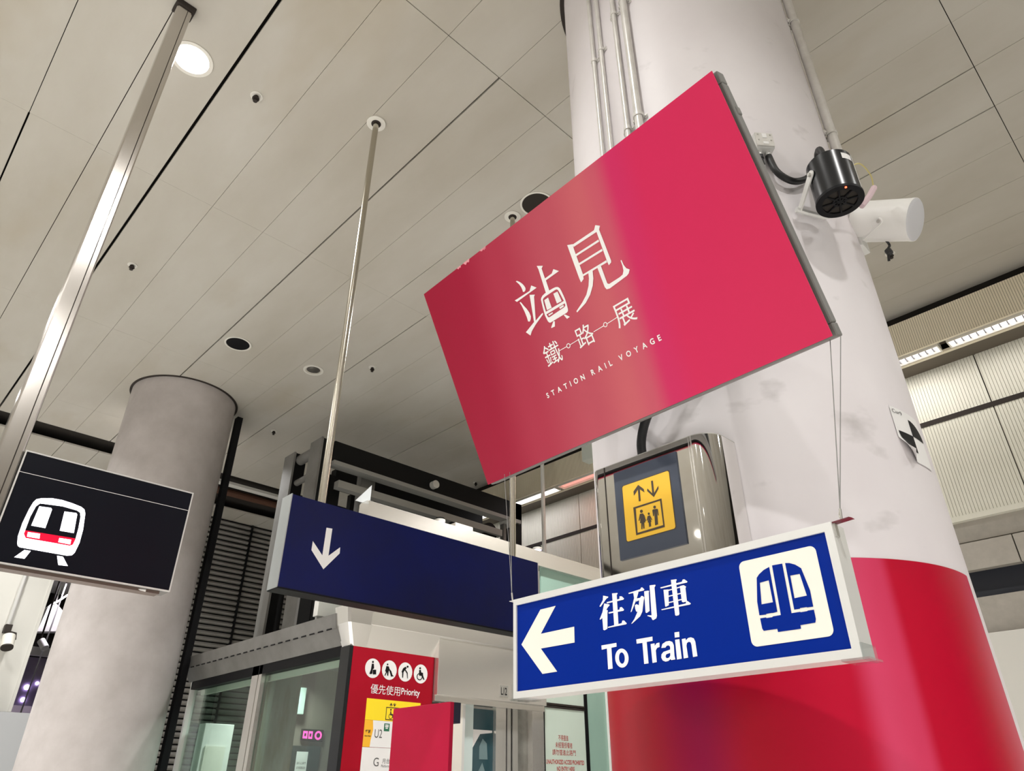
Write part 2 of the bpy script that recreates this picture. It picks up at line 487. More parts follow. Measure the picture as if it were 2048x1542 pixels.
# outlines of lettering and symbols, in metres on the face of each sign
GLYPHS = {'title':[[[(-0.1684,0.1698),(-0.1638,0.1691),(-0.1568,0.1626),(-0.1502,0.1533),(-0.1463,0.1446),(-0.1449,0.1371),(-0.1475,0.1322),(-0.1533,0.1301),(-0.1576,0.1323),(-0.1569,0.1383),(-0.1577,0.1471),(-0.1607,0.157),(-0.1656,0.1655)]],[[(-0.1946,0.1245),(-0.1349,0.1238),(-0.1237,0.1343),(-0.1092,0.1202),(-0.189,0.1175)]],[[(-0.181,0.1119),(-0.1768,0.1112),(-0.1711,0.0969),(-0.1652,0.0841),(-0.1614,0.0715),(-0.1609,0.0605),(-0.1645,0.054),(-0.1701,0.0492),(-0.1759,0.052),(-0.175,0.0639),(-0.1758,0.0826),(-0.1782,0.1005)]],[[(-0.1399,0.1143),(-0.1228,0.1064),(-0.1278,0.1028),(-0.1505,0.0424),(-0.1231,0.0505),(-0.118,0.0497),(-0.1209,0.0462),(-0.1551,0.0331),(-0.1752,0.0228),(-0.1849,0.0141),(-0.1959,0.029),(-0.1574,0.0416)]],[[(-0.084,0.1718),(-0.065,0.1621),(-0.072,0.1577),(-0.0731,0.1288),(-0.047,0.1297),(-0.0374,0.1375),(-0.0231,0.1242),(-0.0724,0.1228),(-0.0737,0.0942),(-0.0869,0.0928),(-0.0825,0.1608)]],[[(-0.1097,0.0847),(-0.107,0.0882),(-0.101,0.0918),(-0.0917,0.0936),(-0.077,0.0939),(-0.0608,0.0932),(-0.0511,0.092),(-0.0444,0.0891),(-0.04,0.0834),(-0.0382,0.0745),(-0.0363,0.0512),(-0.037,0.0373),(-0.0391,0.0225),(-0.0412,0.018),(-0.0463,0.0157),(-0.1063,0.0157),(-0.1105,0.0177),(-0.1132,0.023),(-0.1154,0.0403),(-0.1133,0.062)],[(-0.1038,0.0817),(-0.1005,0.0842),(-0.0935,0.0856),(-0.056,0.086),(-0.0504,0.085),(-0.0471,0.0814),(-0.0458,0.0735),(-0.0421,0.0475),(-0.1082,0.0485),(-0.1063,0.07)],[(-0.1095,0.0415),(-0.0415,0.0403),(-0.0431,0.034),(-0.0474,0.0321),(-0.1025,0.0301),(-0.1062,0.031),(-0.1081,0.0335)]],[[(-0.1002,0.0783),(-0.0852,0.0789),(-0.0859,0.0494),(-0.1031,0.0505)]],[[(-0.065,0.0801),(-0.0504,0.0787),(-0.0485,0.0501),(-0.0655,0.0514)]],[[(-0.1042,0.0381),(-0.0884,0.0378),(-0.0883,0.0345),(-0.0911,0.0343),(-0.1038,0.0339)]],[[(-0.0629,0.0389),(-0.0482,0.0389),(-0.0473,0.0345),(-0.0623,0.0339)]],[[(-0.0963,0.015),(-0.0916,0.0128),(-0.0975,0.0004),(-0.11,0.0014),(-0.1102,0.0031)]],[[(-0.058,0.0143),(-0.0538,0.0146),(-0.0417,0.0017),(-0.0527,0.001)]],[[(0.0289,0.1708),(0.0456,0.1643),(0.0436,0.1526),(0.0414,0.0782),(0.0383,0.069),(0.0275,0.0647),(0.0267,0.0769)]],[[(0.1262,0.1717),(0.1377,0.1632),(0.1315,0.1562),(0.1307,0.0708),(0.1287,0.0666),(0.12,0.0637),(0.1196,0.0751),(0.1223,0.1545),(0.1177,0.1625)]],[[(0.0444,0.1635),(0.1198,0.1626),(0.1221,0.1549),(0.0454,0.1564)]],[[(0.0414,0.1368),(0.1195,0.1352),(0.1194,0.1296),(0.041,0.1313)]],[[(0.0389,0.1118),(0.1192,0.1096),(0.1191,0.104),(0.0389,0.1064)]],[[(0.0372,0.0804),(0.1186,0.0784),(0.1184,0.0726),(0.038,0.0757)]],[[(0.0586,0.078),(0.0728,0.0782),(0.0656,0.0565),(0.0559,0.0404),(0.0396,0.024),(0.0185,0.0115),(-0.0161,0.0017),(-0.0168,0.0056),(0.0079,0.0167),(0.0291,0.0293),(0.0445,0.0463),(0.0536,0.0628)]],[[(0.0875,0.076),(0.0988,0.0759),(0.0974,0.0259),(0.1017,0.022),(0.1365,0.0228),(0.1461,0.0245),(0.1519,0.0318),(0.1544,0.0441),(0.1548,0.0576),(0.1576,0.0578),(0.1582,0.0437),(0.1614,0.0335),(0.1686,0.0262),(0.1626,0.0192),(0.1553,0.0163),(0.0988,0.0113),(0.0896,0.0136),(0.0868,0.021)]]],
 'sub':[[[(-0.1145,-0.0642),(-0.0848,-0.0644),(-0.0852,-0.0626),(-0.1148,-0.0624)]],[[(-0.0717,-0.0645),(-0.0381,-0.0635),(-0.0385,-0.0617),(-0.0721,-0.0628)]],[[(0.0097,-0.0654),(0.043,-0.0648),(0.0427,-0.063),(0.0093,-0.0636)]],[[(0.055,-0.0644),(0.0903,-0.0626),(0.0899,-0.0609),(0.0546,-0.0627)]],[[(-0.0725,-0.0665),(-0.0737,-0.0682),(-0.0753,-0.0695),(-0.0773,-0.0702),(-0.0794,-0.0703),(-0.0814,-0.0698),(-0.0832,-0.0686),(-0.0845,-0.067),(-0.0852,-0.0651),(-0.0853,-0.0631),(-0.0847,-0.0611),(-0.0835,-0.0594),(-0.0818,-0.0581),(-0.0799,-0.0574),(-0.0778,-0.0573),(-0.0757,-0.0579),(-0.074,-0.059),(-0.0727,-0.0606),(-0.072,-0.0625),(-0.0719,-0.0646)],[(-0.0746,-0.0656),(-0.0754,-0.0667),(-0.0765,-0.0676),(-0.0778,-0.0681),(-0.0792,-0.0682),(-0.0805,-0.0678),(-0.0816,-0.0671),(-0.0824,-0.066),(-0.0829,-0.0648),(-0.0829,-0.0634),(-0.0825,-0.0621),(-0.0817,-0.0609),(-0.0806,-0.06),(-0.0794,-0.0595),(-0.078,-0.0595),(-0.0767,-0.0598),(-0.0755,-0.0606),(-0.0747,-0.0616),(-0.0743,-0.0629),(-0.0742,-0.0643)]],[[(0.0548,-0.0659),(0.0537,-0.0676),(0.0521,-0.0688),(0.0503,-0.0695),(0.0483,-0.0696),(0.0464,-0.0691),(0.0448,-0.068),(0.0436,-0.0664),(0.0429,-0.0645),(0.0429,-0.0625),(0.0435,-0.0606),(0.0446,-0.0589),(0.0462,-0.0577),(0.048,-0.057),(0.05,-0.0569),(0.0519,-0.0574),(0.0535,-0.0586),(0.0546,-0.0601),(0.0553,-0.062),(0.0553,-0.064)],[(0.0528,-0.065),(0.0521,-0.0661),(0.0511,-0.067),(0.0498,-0.0675),(0.0485,-0.0675),(0.0473,-0.0672),(0.0462,-0.0665),(0.0454,-0.0654),(0.045,-0.0642),(0.045,-0.0628),(0.0454,-0.0615),(0.0462,-0.0604),(0.0472,-0.0595),(0.0484,-0.059),(0.0497,-0.0589),(0.051,-0.0593),(0.052,-0.06),(0.0528,-0.0611),(0.0532,-0.0623),(0.0532,-0.0637)]]],
 'blue_chinese':[[[(-0.1304,0.0457),(-0.1201,0.0572),(-0.1183,0.0667),(-0.1045,0.0621),(-0.105,0.0604),(-0.1101,0.0586),(-0.1271,0.0446)]],[[(-0.1321,0.019),(-0.1232,0.0324),(-0.1168,0.0499),(-0.1034,0.0458),(-0.1022,0.0438),(-0.1078,0.0403),(-0.1121,0.0358),(-0.1083,0.0342),(-0.1098,0.0288),(-0.1125,-0.0028),(-0.1204,-0.0049),(-0.1238,-0.0034),(-0.1245,0.0211),(-0.1292,0.0185)]],[[(-0.0937,0.067),(-0.0793,0.0655),(-0.0791,0.0637),(-0.0816,0.0619),(-0.0827,0.0008),(-0.094,0.001)]],[[(-0.1101,0.0514),(-0.0749,0.0526),(-0.0744,0.0577),(-0.0687,0.0567),(-0.063,0.0513),(-0.0648,0.0491),(-0.109,0.0486)]],[[(-0.1068,0.0295),(-0.077,0.0309),(-0.0756,0.0351),(-0.0709,0.0351),(-0.0653,0.0291),(-0.067,0.0268),(-0.106,0.027)]],[[(-0.1113,0.0006),(-0.0741,0.0029),(-0.0717,0.0078),(-0.0671,0.0071),(-0.0609,0.0005),(-0.0633,-0.001),(-0.1105,-0.0014)]],[[(-0.0505,0.0604),(-0.0197,0.0627),(-0.0166,0.0658),(-0.014,0.0653),(-0.0091,0.0601),(-0.012,0.0585),(-0.0498,0.0583)]],[[(-0.0383,0.0609),(-0.0264,0.0603),(-0.0249,0.0571),(-0.0308,0.0451),(-0.0462,0.0218),(-0.049,0.0211),(-0.043,0.0342),(-0.037,0.0476)]],[[(-0.0307,0.0458),(-0.0217,0.0457),(-0.0186,0.0488),(-0.0156,0.0483),(-0.0113,0.0447),(-0.0139,0.0379),(-0.0195,0.0176),(-0.0258,0.0094),(-0.0469,-0.0015),(-0.0496,-0.0018),(-0.0405,0.0067),(-0.033,0.0169),(-0.027,0.0301),(-0.0249,0.0412),(-0.0332,0.0397)]],[[(-0.0367,0.0331),(-0.032,0.0345),(-0.0269,0.0315),(-0.0292,0.0191),(-0.0345,0.0199),(-0.0366,0.026)]],[[(-0.0104,0.0567),(-0.0006,0.0564),(0.002,0.0553),(0.0007,0.0519),(-0.0015,0.0161),(-0.0093,0.0132),(-0.0117,0.0149)]],[[(0.0045,0.066),(0.0182,0.065),(0.0189,0.063),(0.0159,0.0599),(0.015,0.0039),(0.0127,-0.0006),(0.0055,-0.0027),(0.003,-0.0019),(0.001,0.0032),(-0.0082,0.0074),(-0.0072,0.0086),(0.0023,0.0069)]],[[(0.0568,0.0673),(0.0694,0.0664),(0.0708,0.0647),(0.0684,0.063),(0.0675,-0.0001),(0.0655,-0.0025),(0.0597,-0.0027),(0.0575,-0.0013)]],[[(0.0301,0.0574),(0.0818,0.0591),(0.084,0.0629),(0.0878,0.0629),(0.0947,0.057),(0.0928,0.0554),(0.0307,0.0551)]],[[(0.0369,0.0512),(0.0485,0.0501),(0.0456,0.0197),(0.0382,0.0179),(0.0367,0.0191)]],[[(0.0757,0.0516),(0.0849,0.0519),(0.0901,0.0479),(0.0881,0.0455),(0.0878,0.0209),(0.086,0.0199),(0.0786,0.0197),(0.0764,0.0215)]],[[(0.0441,0.0492),(0.0781,0.0508),(0.0781,0.0487),(0.0441,0.0469)]],[[(0.046,0.0379),(0.0772,0.0385),(0.0772,0.0364),(0.0459,0.0357)]],[[(0.0452,0.0257),(0.0771,0.0268),(0.0772,0.0246),(0.0453,0.0236)]],[[(0.0272,0.0147),(0.0847,0.0167),(0.0861,0.0205),(0.0893,0.0206),(0.0961,0.0148),(0.0939,0.0131),(0.0277,0.0129)]]],
 'blue_english':[[[(-0.1316,-0.0339),(-0.0916,-0.0337),(-0.0918,-0.0412),(-0.1055,-0.0416),(-0.1059,-0.0817),(-0.1176,-0.0821),(-0.1174,-0.0417),(-0.1313,-0.0424)]],[[(-0.0635,-0.0657),(-0.064,-0.0697),(-0.0653,-0.0734),(-0.0674,-0.0767),(-0.0701,-0.0794),(-0.0733,-0.0813),(-0.0769,-0.0824),(-0.0807,-0.0827),(-0.0845,-0.082),(-0.088,-0.0804),(-0.0912,-0.0781),(-0.0939,-0.0751),(-0.0959,-0.0715),(-0.0972,-0.0675),(-0.0975,-0.0634),(-0.0971,-0.0594),(-0.0957,-0.0556),(-0.0936,-0.0522),(-0.0908,-0.0495),(-0.0875,-0.0476),(-0.0839,-0.0465),(-0.08,-0.0463),(-0.0762,-0.047),(-0.0727,-0.0487),(-0.0695,-0.0511),(-0.0669,-0.0542),(-0.0649,-0.0578),(-0.0638,-0.0617)],[(-0.073,-0.0651),(-0.0733,-0.0679),(-0.0741,-0.0704),(-0.0753,-0.0726),(-0.0768,-0.0742),(-0.0786,-0.0752),(-0.0806,-0.0754),(-0.0825,-0.0749),(-0.0842,-0.0737),(-0.0858,-0.0719),(-0.0869,-0.0696),(-0.0876,-0.0669),(-0.0878,-0.0641),(-0.0875,-0.0613),(-0.0867,-0.0587),(-0.0855,-0.0565),(-0.0839,-0.0549),(-0.0821,-0.0539),(-0.0802,-0.0537),(-0.0782,-0.0542),(-0.0765,-0.0554),(-0.075,-0.0573),(-0.0738,-0.0596),(-0.0731,-0.0623)]],[[(-0.0404,-0.0336),(-0.0009,-0.0334),(-0.0014,-0.0414),(-0.0157,-0.0416),(-0.016,-0.0815),(-0.0265,-0.0817),(-0.0263,-0.042),(-0.0404,-0.0418)]],[[(-0.0068,-0.0468),(0.0026,-0.0466),(0.0026,-0.0513),(0.0077,-0.0469),(0.0142,-0.0466),(0.0139,-0.0547),(0.0074,-0.0559),(0.004,-0.0601),(0.0037,-0.0814),(-0.0065,-0.0819)]],[[(0.0174,-0.0571),(0.0208,-0.0502),(0.0297,-0.0467),(0.038,-0.0465),(0.0442,-0.0493),(0.0467,-0.0555),(0.0456,-0.0747),(0.0467,-0.0812),(0.0374,-0.0815),(0.036,-0.0794),(0.0307,-0.0823),(0.024,-0.0828),(0.0178,-0.08),(0.0152,-0.0745),(0.0164,-0.0688),(0.0214,-0.0648),(0.0375,-0.0624),(0.0379,-0.057),(0.0345,-0.0542),(0.0299,-0.0547),(0.0272,-0.0576)],[(0.0253,-0.073),(0.0274,-0.0698),(0.0367,-0.0683),(0.0364,-0.073),(0.0331,-0.0765),(0.0281,-0.0772),(0.0255,-0.0753)]],[[(0.0509,-0.0462),(0.0607,-0.0462),(0.0611,-0.0816),(0.0503,-0.0819)]],[[(0.0514,-0.0327),(0.0621,-0.0329),(0.0615,-0.0424),(0.0509,-0.0423)]],[[(0.0661,-0.0469),(0.0746,-0.0467),(0.0748,-0.0506),(0.0802,-0.0468),(0.0866,-0.0463),(0.0925,-0.049),(0.095,-0.0551),(0.0957,-0.0811),(0.086,-0.0815),(0.0858,-0.0597),(0.0845,-0.0551),(0.0808,-0.0536),(0.0765,-0.0553),(0.0747,-0.0602),(0.0754,-0.0813),(0.0655,-0.0817)]]],
 'blue_arrow':[[[(-0.3701,-0.0022),(-0.3067,0.0672),(-0.2583,0.0678),(-0.3066,0.0133),(-0.2047,0.0146),(-0.2056,-0.0186),(-0.3075,-0.0186),(-0.2595,-0.0721),(-0.3042,-0.0725)]]],
 'blue_train':[[[(0.2395,0.0368),(0.2452,0.0422),(0.2555,0.0479),(0.2669,0.0512),(0.2667,-0.0276),(0.2575,-0.0283),(0.2565,-0.0279),(0.2461,-0.0279),(0.2445,-0.0289),(0.2322,-0.0283),(0.2324,-0.0045)],[(0.2439,0.027),(0.2613,0.0282),(0.2618,-0.0104),(0.2399,-0.0105)]],[[(0.2727,0.0526),(0.2922,0.052),(0.2915,-0.0338),(0.3069,-0.0339),(0.3081,-0.0347),(0.3195,-0.0347),(0.3207,-0.034),(0.3315,-0.0342),(0.3314,-0.0496),(0.3293,-0.055),(0.3029,-0.0553),(0.3029,-0.0611),(0.261,-0.0607),(0.2607,-0.0554),(0.2352,-0.0552),(0.2331,-0.0507),(0.2326,-0.0336),(0.2436,-0.0336),(0.2447,-0.0348),(0.2555,-0.035),(0.2567,-0.0339),(0.2718,-0.0338)]],[[(0.2976,0.0518),(0.3053,0.0502),(0.315,0.0455),(0.3244,0.0373),(0.3318,-0.002),(0.3314,-0.0292),(0.3214,-0.029),(0.3197,-0.0281),(0.3083,-0.0279),(0.3078,-0.029),(0.2975,-0.0288)],[(0.3024,0.0286),(0.3198,0.0283),(0.3244,-0.0097),(0.302,-0.0103)]]],
 'screen_white':[[[(-0.2089,-0.117),(-0.2143,-0.0951),(-0.215,-0.0515),(-0.2107,-0.0041),(-0.2063,0.0197),(-0.2008,0.031),(-0.1881,0.0379),(-0.1601,0.0454),(-0.1299,0.0469),(-0.0978,0.0437),(-0.0711,0.0387),(-0.0592,0.0326),(-0.053,0.0196),(-0.0447,-0.0322),(-0.0428,-0.0774),(-0.0472,-0.1112),(-0.0533,-0.1217),(-0.0674,-0.1256),(-0.199,-0.1264),(-0.2057,-0.1229)],[(-0.2013,-0.0838),(-0.2007,-0.0275),(-0.1955,0.0085),(-0.1873,0.0204),(-0.1241,0.0269),(-0.0795,0.0238),(-0.0688,0.0193),(-0.0635,0.0062),(-0.0589,-0.0319),(-0.0573,-0.0702),(-0.0599,-0.0881),(-0.0677,-0.0932),(-0.1929,-0.0953)]],[[(-0.1864,0.0108),(-0.1538,0.0139),(-0.1495,0.0097),(-0.1503,-0.0533),(-0.1897,-0.054)]],[[(-0.1135,0.0117),(-0.0786,0.015),(-0.0751,0.0105),(-0.0676,-0.0508),(-0.1086,-0.0522)]],[[(-0.1922,-0.076),(-0.1588,-0.0741),(-0.1562,-0.0894),(-0.1907,-0.0904)]],[[(-0.1033,-0.0752),(-0.0688,-0.0734),(-0.0674,-0.089),(-0.1024,-0.0887)]],[[(-0.1846,-0.1316),(-0.1676,-0.1313),(-0.1766,-0.1578),(-0.2044,-0.1586)]],[[(-0.0936,-0.131),(-0.0765,-0.1308),(-0.0548,-0.1568),(-0.0818,-0.1587)]]],
 'screen_red':[[[(-0.202,-0.0721),(-0.0574,-0.0667),(-0.0579,-0.079),(-0.0605,-0.0882),(-0.0679,-0.0926),(-0.1926,-0.0945),(-0.1998,-0.0868)],[(-0.1922,-0.076),(-0.1588,-0.0741),(-0.1562,-0.0894),(-0.1907,-0.0904)],[(-0.1033,-0.0752),(-0.0688,-0.0734),(-0.0674,-0.089),(-0.1024,-0.0887)]]],
 'dark_arrow':[[[(-0.5299,0.0854),(-0.5028,0.0876),(-0.5041,-0.0258),(-0.4561,0.0197),(-0.4548,-0.0056),(-0.5185,-0.0831),(-0.5824,-0.0184),(-0.5818,0.0183),(-0.5316,-0.0295)]]],
 'lift_sym':[[[(-0.0373,0.0578),(-0.0211,0.0709),(-0.0054,0.0552),(-0.0044,0.0458),(-0.0172,0.0578),(-0.018,0.027),(-0.0239,0.0276),(-0.0234,0.059),(-0.037,0.046)]],[[(0.0184,0.0697),(0.0242,0.069),(0.024,0.0365),(0.0384,0.0515),(0.0379,0.0435),(0.0218,0.0262),(0.0038,0.0474),(0.0055,0.0538),(0.0182,0.0369)]],[[(-0.0424,0.0165),(0.0431,0.0168),(0.0435,-0.055),(-0.0413,-0.0553)],[(-0.0353,0.012),(0.0383,0.0124),(0.0395,-0.0492),(-0.0363,-0.0503)]],[[(-0.0147,-0.0008),(-0.0153,-0.0024),(-0.0167,-0.0036),(-0.0185,-0.0039),(-0.0204,-0.0034),(-0.0221,-0.0022),(-0.0231,-0.0004),(-0.0233,0.0015),(-0.0227,0.0032),(-0.0213,0.0043),(-0.0195,0.0047),(-0.0175,0.0042),(-0.0159,0.0029),(-0.0149,0.0012)]],[[(-0.0243,-0.0048),(-0.015,-0.006),(-0.0112,-0.0119),(-0.008,-0.0264),(-0.0104,-0.0268),(-0.0128,-0.0177),(-0.0101,-0.0296),(-0.0137,-0.0299),(-0.0148,-0.0444),(-0.0183,-0.0443),(-0.0182,-0.0308),(-0.0209,-0.0444),(-0.0244,-0.0441),(-0.023,-0.0289),(-0.0264,-0.0282),(-0.0239,-0.0162),(-0.0281,-0.0224),(-0.03,-0.0209)]],[[(0.0051,-0.0122),(0.0045,-0.0136),(0.0032,-0.0145),(0.0016,-0.0145),(0.0001,-0.0137),(-0.0009,-0.0122),(-0.0011,-0.0105),(-0.0005,-0.0091),(0.0008,-0.0082),(0.0024,-0.0082),(0.0039,-0.009),(0.0049,-0.0105)]],[[(-0.0017,-0.0156),(0.0052,-0.0162),(0.0101,-0.0285),(0.008,-0.0289),(0.005,-0.0228),(0.0075,-0.0328),(0.0052,-0.0329),(0.005,-0.0439),(0.0024,-0.0442),(0.0022,-0.0339),(0.0015,-0.0445),(-0.0011,-0.0441),(-0.0011,-0.0326),(-0.004,-0.0323),(-0.001,-0.022),(-0.0046,-0.0277),(-0.0062,-0.0259)]],[[(0.0248,-0.0004),(0.0242,-0.002),(0.023,-0.003),(0.0213,-0.0034),(0.0196,-0.0029),(0.0181,-0.0018),(0.0172,-0.0001),(0.017,0.0017),(0.0176,0.0032),(0.0189,0.0043),(0.0205,0.0046),(0.0223,0.0041),(0.0237,0.003),(0.0247,0.0013)]],[[(0.0133,-0.0051),(0.016,-0.0038),(0.0268,-0.0052),(0.0297,-0.0069),(0.03,-0.0225),(0.0278,-0.0224),(0.0268,-0.0119),(0.0253,-0.044),(0.021,-0.0439),(0.0217,-0.0253),(0.0209,-0.0449),(0.0167,-0.0443),(0.0182,-0.0096),(0.0159,-0.0213),(0.0137,-0.0205)]]],
 'discs':[[[(-0.1176,0.1982),(-0.1178,0.1828),(-0.1221,0.168),(-0.1301,0.155),(-0.1412,0.1446),(-0.1546,0.1375),(-0.1694,0.1341),(-0.1846,0.1348),(-0.1992,0.1392),(-0.2123,0.1473),(-0.2229,0.1584),(-0.2303,0.1718),(-0.2342,0.1866),(-0.2341,0.2019),(-0.2301,0.2165),(-0.2224,0.2296),(-0.2116,0.2402),(-0.1982,0.2476),(-0.1834,0.2513),(-0.1679,0.2509),(-0.153,0.2465),(-0.1397,0.2384),(-0.1289,0.227),(-0.1213,0.2134)]],[[(0.012,0.1995),(0.0116,0.1838),(0.0071,0.1688),(-0.001,0.1556),(-0.0122,0.145),(-0.0257,0.1378),(-0.0406,0.1345),(-0.0558,0.1351),(-0.0704,0.1397),(-0.0834,0.148),(-0.0939,0.1593),(-0.1012,0.173),(-0.1049,0.188),(-0.1047,0.2035),(-0.1005,0.2184),(-0.0927,0.2317),(-0.0817,0.2425),(-0.0683,0.25),(-0.0533,0.2536),(-0.0379,0.2532),(-0.023,0.2487),(-0.0097,0.2404),(0.001,0.2288),(0.0084,0.2149)]],[[(0.1394,0.2001),(0.1388,0.1844),(0.1343,0.1694),(0.1262,0.1563),(0.1152,0.1458),(0.1019,0.1386),(0.0873,0.1353),(0.0724,0.136),(0.0582,0.1407),(0.0456,0.149),(0.0355,0.1603),(0.0284,0.174),(0.025,0.1891),(0.0254,0.2046),(0.0296,0.2195),(0.0374,0.2328),(0.0482,0.2435),(0.0614,0.2509),(0.0761,0.2545),(0.0912,0.254),(0.1057,0.2494),(0.1186,0.241),(0.1289,0.2295),(0.136,0.2155)]],[[(0.2683,0.2),(0.2675,0.1842),(0.2628,0.1691),(0.2545,0.1558),(0.2432,0.1453),(0.2297,0.1381),(0.2149,0.1348),(0.1999,0.1355),(0.1856,0.1402),(0.173,0.1486),(0.1629,0.1601),(0.156,0.1738),(0.1527,0.1891),(0.1533,0.2047),(0.1577,0.2197),(0.1657,0.233),(0.1768,0.2438),(0.1902,0.2513),(0.2051,0.2549),(0.2203,0.2544),(0.2349,0.2497),(0.2478,0.2413),(0.2581,0.2296),(0.2651,0.2155)]]],
 'pictos':[[[(-0.1721,0.231),(-0.1727,0.2275),(-0.1752,0.2247),(-0.1788,0.2234),(-0.1826,0.2239),(-0.1856,0.2261),(-0.1871,0.2295),(-0.1865,0.233),(-0.184,0.2358),(-0.1804,0.2371),(-0.1766,0.2366),(-0.1735,0.2344)]],[[(-0.1865,0.2196),(-0.1715,0.2201),(-0.1664,0.1934),(-0.1761,0.185),(-0.1757,0.1605),(-0.1869,0.1555),(-0.199,0.1573),(-0.1897,0.1837)]],[[(-0.1753,0.1836),(-0.1498,0.1861),(-0.1466,0.1583),(-0.172,0.1559)]],[[(-0.0584,0.2278),(-0.0589,0.2247),(-0.061,0.2223),(-0.0641,0.2212),(-0.0674,0.2216),(-0.07,0.2236),(-0.0712,0.2265),(-0.0707,0.2296),(-0.0686,0.232),(-0.0654,0.2331),(-0.0621,0.2327),(-0.0596,0.2307)]],[[(-0.0733,0.2162),(-0.0539,0.2161),(-0.0457,0.2004),(-0.0315,0.1892),(-0.0193,0.1663),(-0.0076,0.1604),(-0.0299,0.1553),(-0.0481,0.1926),(-0.0522,0.1822),(-0.0522,0.1582),(-0.0606,0.1589),(-0.0647,0.1785),(-0.0751,0.1561),(-0.0818,0.1585),(-0.0726,0.1802),(-0.0795,0.1845)]],[[(0.1061,0.2303),(0.1052,0.2268),(0.1022,0.2241),(0.098,0.2228),(0.0935,0.2232),(0.0901,0.2253),(0.0886,0.2285),(0.0895,0.2319),(0.0925,0.2347),(0.0967,0.236),(0.1012,0.2356),(0.1046,0.2335)]],[[(0.0806,0.2277),(0.0914,0.2206),(0.0823,0.2104),(0.1015,0.1919),(0.1061,0.1567),(0.1008,0.1562),(0.0946,0.1861),(0.0761,0.2047),(0.0673,0.1911),(0.0672,0.1572),(0.0592,0.1575),(0.0563,0.1876),(0.0506,0.1921),(0.0616,0.2161)]],[[(0.2105,0.2309),(0.2097,0.2274),(0.2069,0.2247),(0.2028,0.2234),(0.1986,0.2238),(0.1954,0.226),(0.194,0.2292),(0.1948,0.2327),(0.1976,0.2355),(0.2017,0.2368),(0.2059,0.2363),(0.2091,0.2341)]],[[(0.1948,0.2189),(0.21,0.2204),(0.2133,0.2052),(0.2288,0.203),(0.2316,0.1862),(0.2454,0.1616),(0.2336,0.1605),(0.2214,0.1826),(0.1972,0.183)]],[[(0.2273,0.179),(0.2266,0.172),(0.2236,0.1654),(0.2185,0.1599),(0.2119,0.1561),(0.2044,0.1543),(0.1967,0.1547),(0.1896,0.1573),(0.1837,0.1618),(0.1797,0.1677),(0.1779,0.1745),(0.1785,0.1815),(0.1815,0.1881),(0.1865,0.1936),(0.1931,0.1975),(0.2006,0.1993),(0.2084,0.1989),(0.2155,0.1964),(0.2214,0.1919),(0.2255,0.1859)],[(0.2204,0.1784),(0.2199,0.1731),(0.2178,0.1682),(0.2141,0.1641),(0.2093,0.1612),(0.2039,0.1599),(0.1983,0.1602),(0.1932,0.1622),(0.1889,0.1655),(0.186,0.17),(0.1847,0.1751),(0.1851,0.1804),(0.1873,0.1853),(0.1909,0.1894),(0.1957,0.1923),(0.2011,0.1936),(0.2067,0.1933),(0.2119,0.1914),(0.2161,0.188),(0.2191,0.1835)]]]}

# ------------------------------------------------------------------ lamps of the hall, some added as fill (most housings come with the ceiling)
def lamp(x, y, power=LAMP_W, z=CEIL - .03, size=.17, col=(1, .985, .96)):
    l = bpy.data.lights.new('downlight_or_fill', 'AREA')
    l.shape = 'DISK'
    l.size = size
    l.energy = power
    l.color = col
    l.spread = R(136)
    o = bpy.data.objects.new('downlight_or_fill', l)
    COL.objects.link(o)
    o.location = (x, y, z)
    return o

# ------------------------------------------------------------------ setting
HX0, HX1, HY0, HY1 = -11.0, 6.3, -9.0, 15.0
struct(MB().box(HX0, HX1, HY0, HY1, -.1, 0).build('floor', M['floor']))

# ceiling: long panels 0.3615 m wide with open joints, some joints wider
PITCH = .3615
wide = [(.5855, .018, -9, 8), (1.67, .011, 1, 8), (2.7545, .009, 3.8, 8), (4.2005, .008, 3.8, 8), (-.1375, .010, 3.8, 8), (-.1375, .004, -9, 3.8),
        (3.4775, .008, 0, 1.8), (3.839, .009, 0, 1.8), (.224, .0045, -9, 8), (3.116, .0012, -9, 1.8), (2.393, .0045, 1.8, 3.8), (3.4775, .003, -9, 0), (3.839, .003, -9, 0)]
yj = [-9.0, -7.6, -5.75, -3.85, -1.92, .003, 1.836, 3.885, 5.87, 7.57, 8.235]
mb = MB()
k0 = int(math.floor((HX0 - .224) / PITCH))
xs = [.224 + PITCH * k for k in range(k0, 60) if .224 + PITCH * k < 5.6]
edges = [x for x in xs if x > HX0] 
def gap(x, y):
    for q, g, lo, hi in wide:
        if abs(x - q) < .02 and lo <= y < hi:
            return g
    return .0022
edges.append(5.58)
for i in range(len(edges) - 1):
    for j in range(len(yj) - 1):
        y0, y1 = yj[j], yj[j + 1]
        a, b = edges[i] + gap(edges[i], (y0 + y1) / 2) / 2, edges[i + 1] - gap(edges[i + 1], (y0 + y1) / 2) / 2
        g0, g1 = (.004 if y in (.003, 1.836) else .0009 for y in (y0, y1))
        mb.box(a, b, y0 + g0 / 2, y1 - g1 / 2, CEIL, CEIL + .018)
struct(mb.build('ceiling', M['ceiling']))
struct(MB().box(HX0, 6.3, HY0, 9.9, CEIL + .12, CEIL + .16).box(HX0, 6.3, 9.9, HY1, CEIL + .12, CEIL + .16).build('trim_1', M['void']))
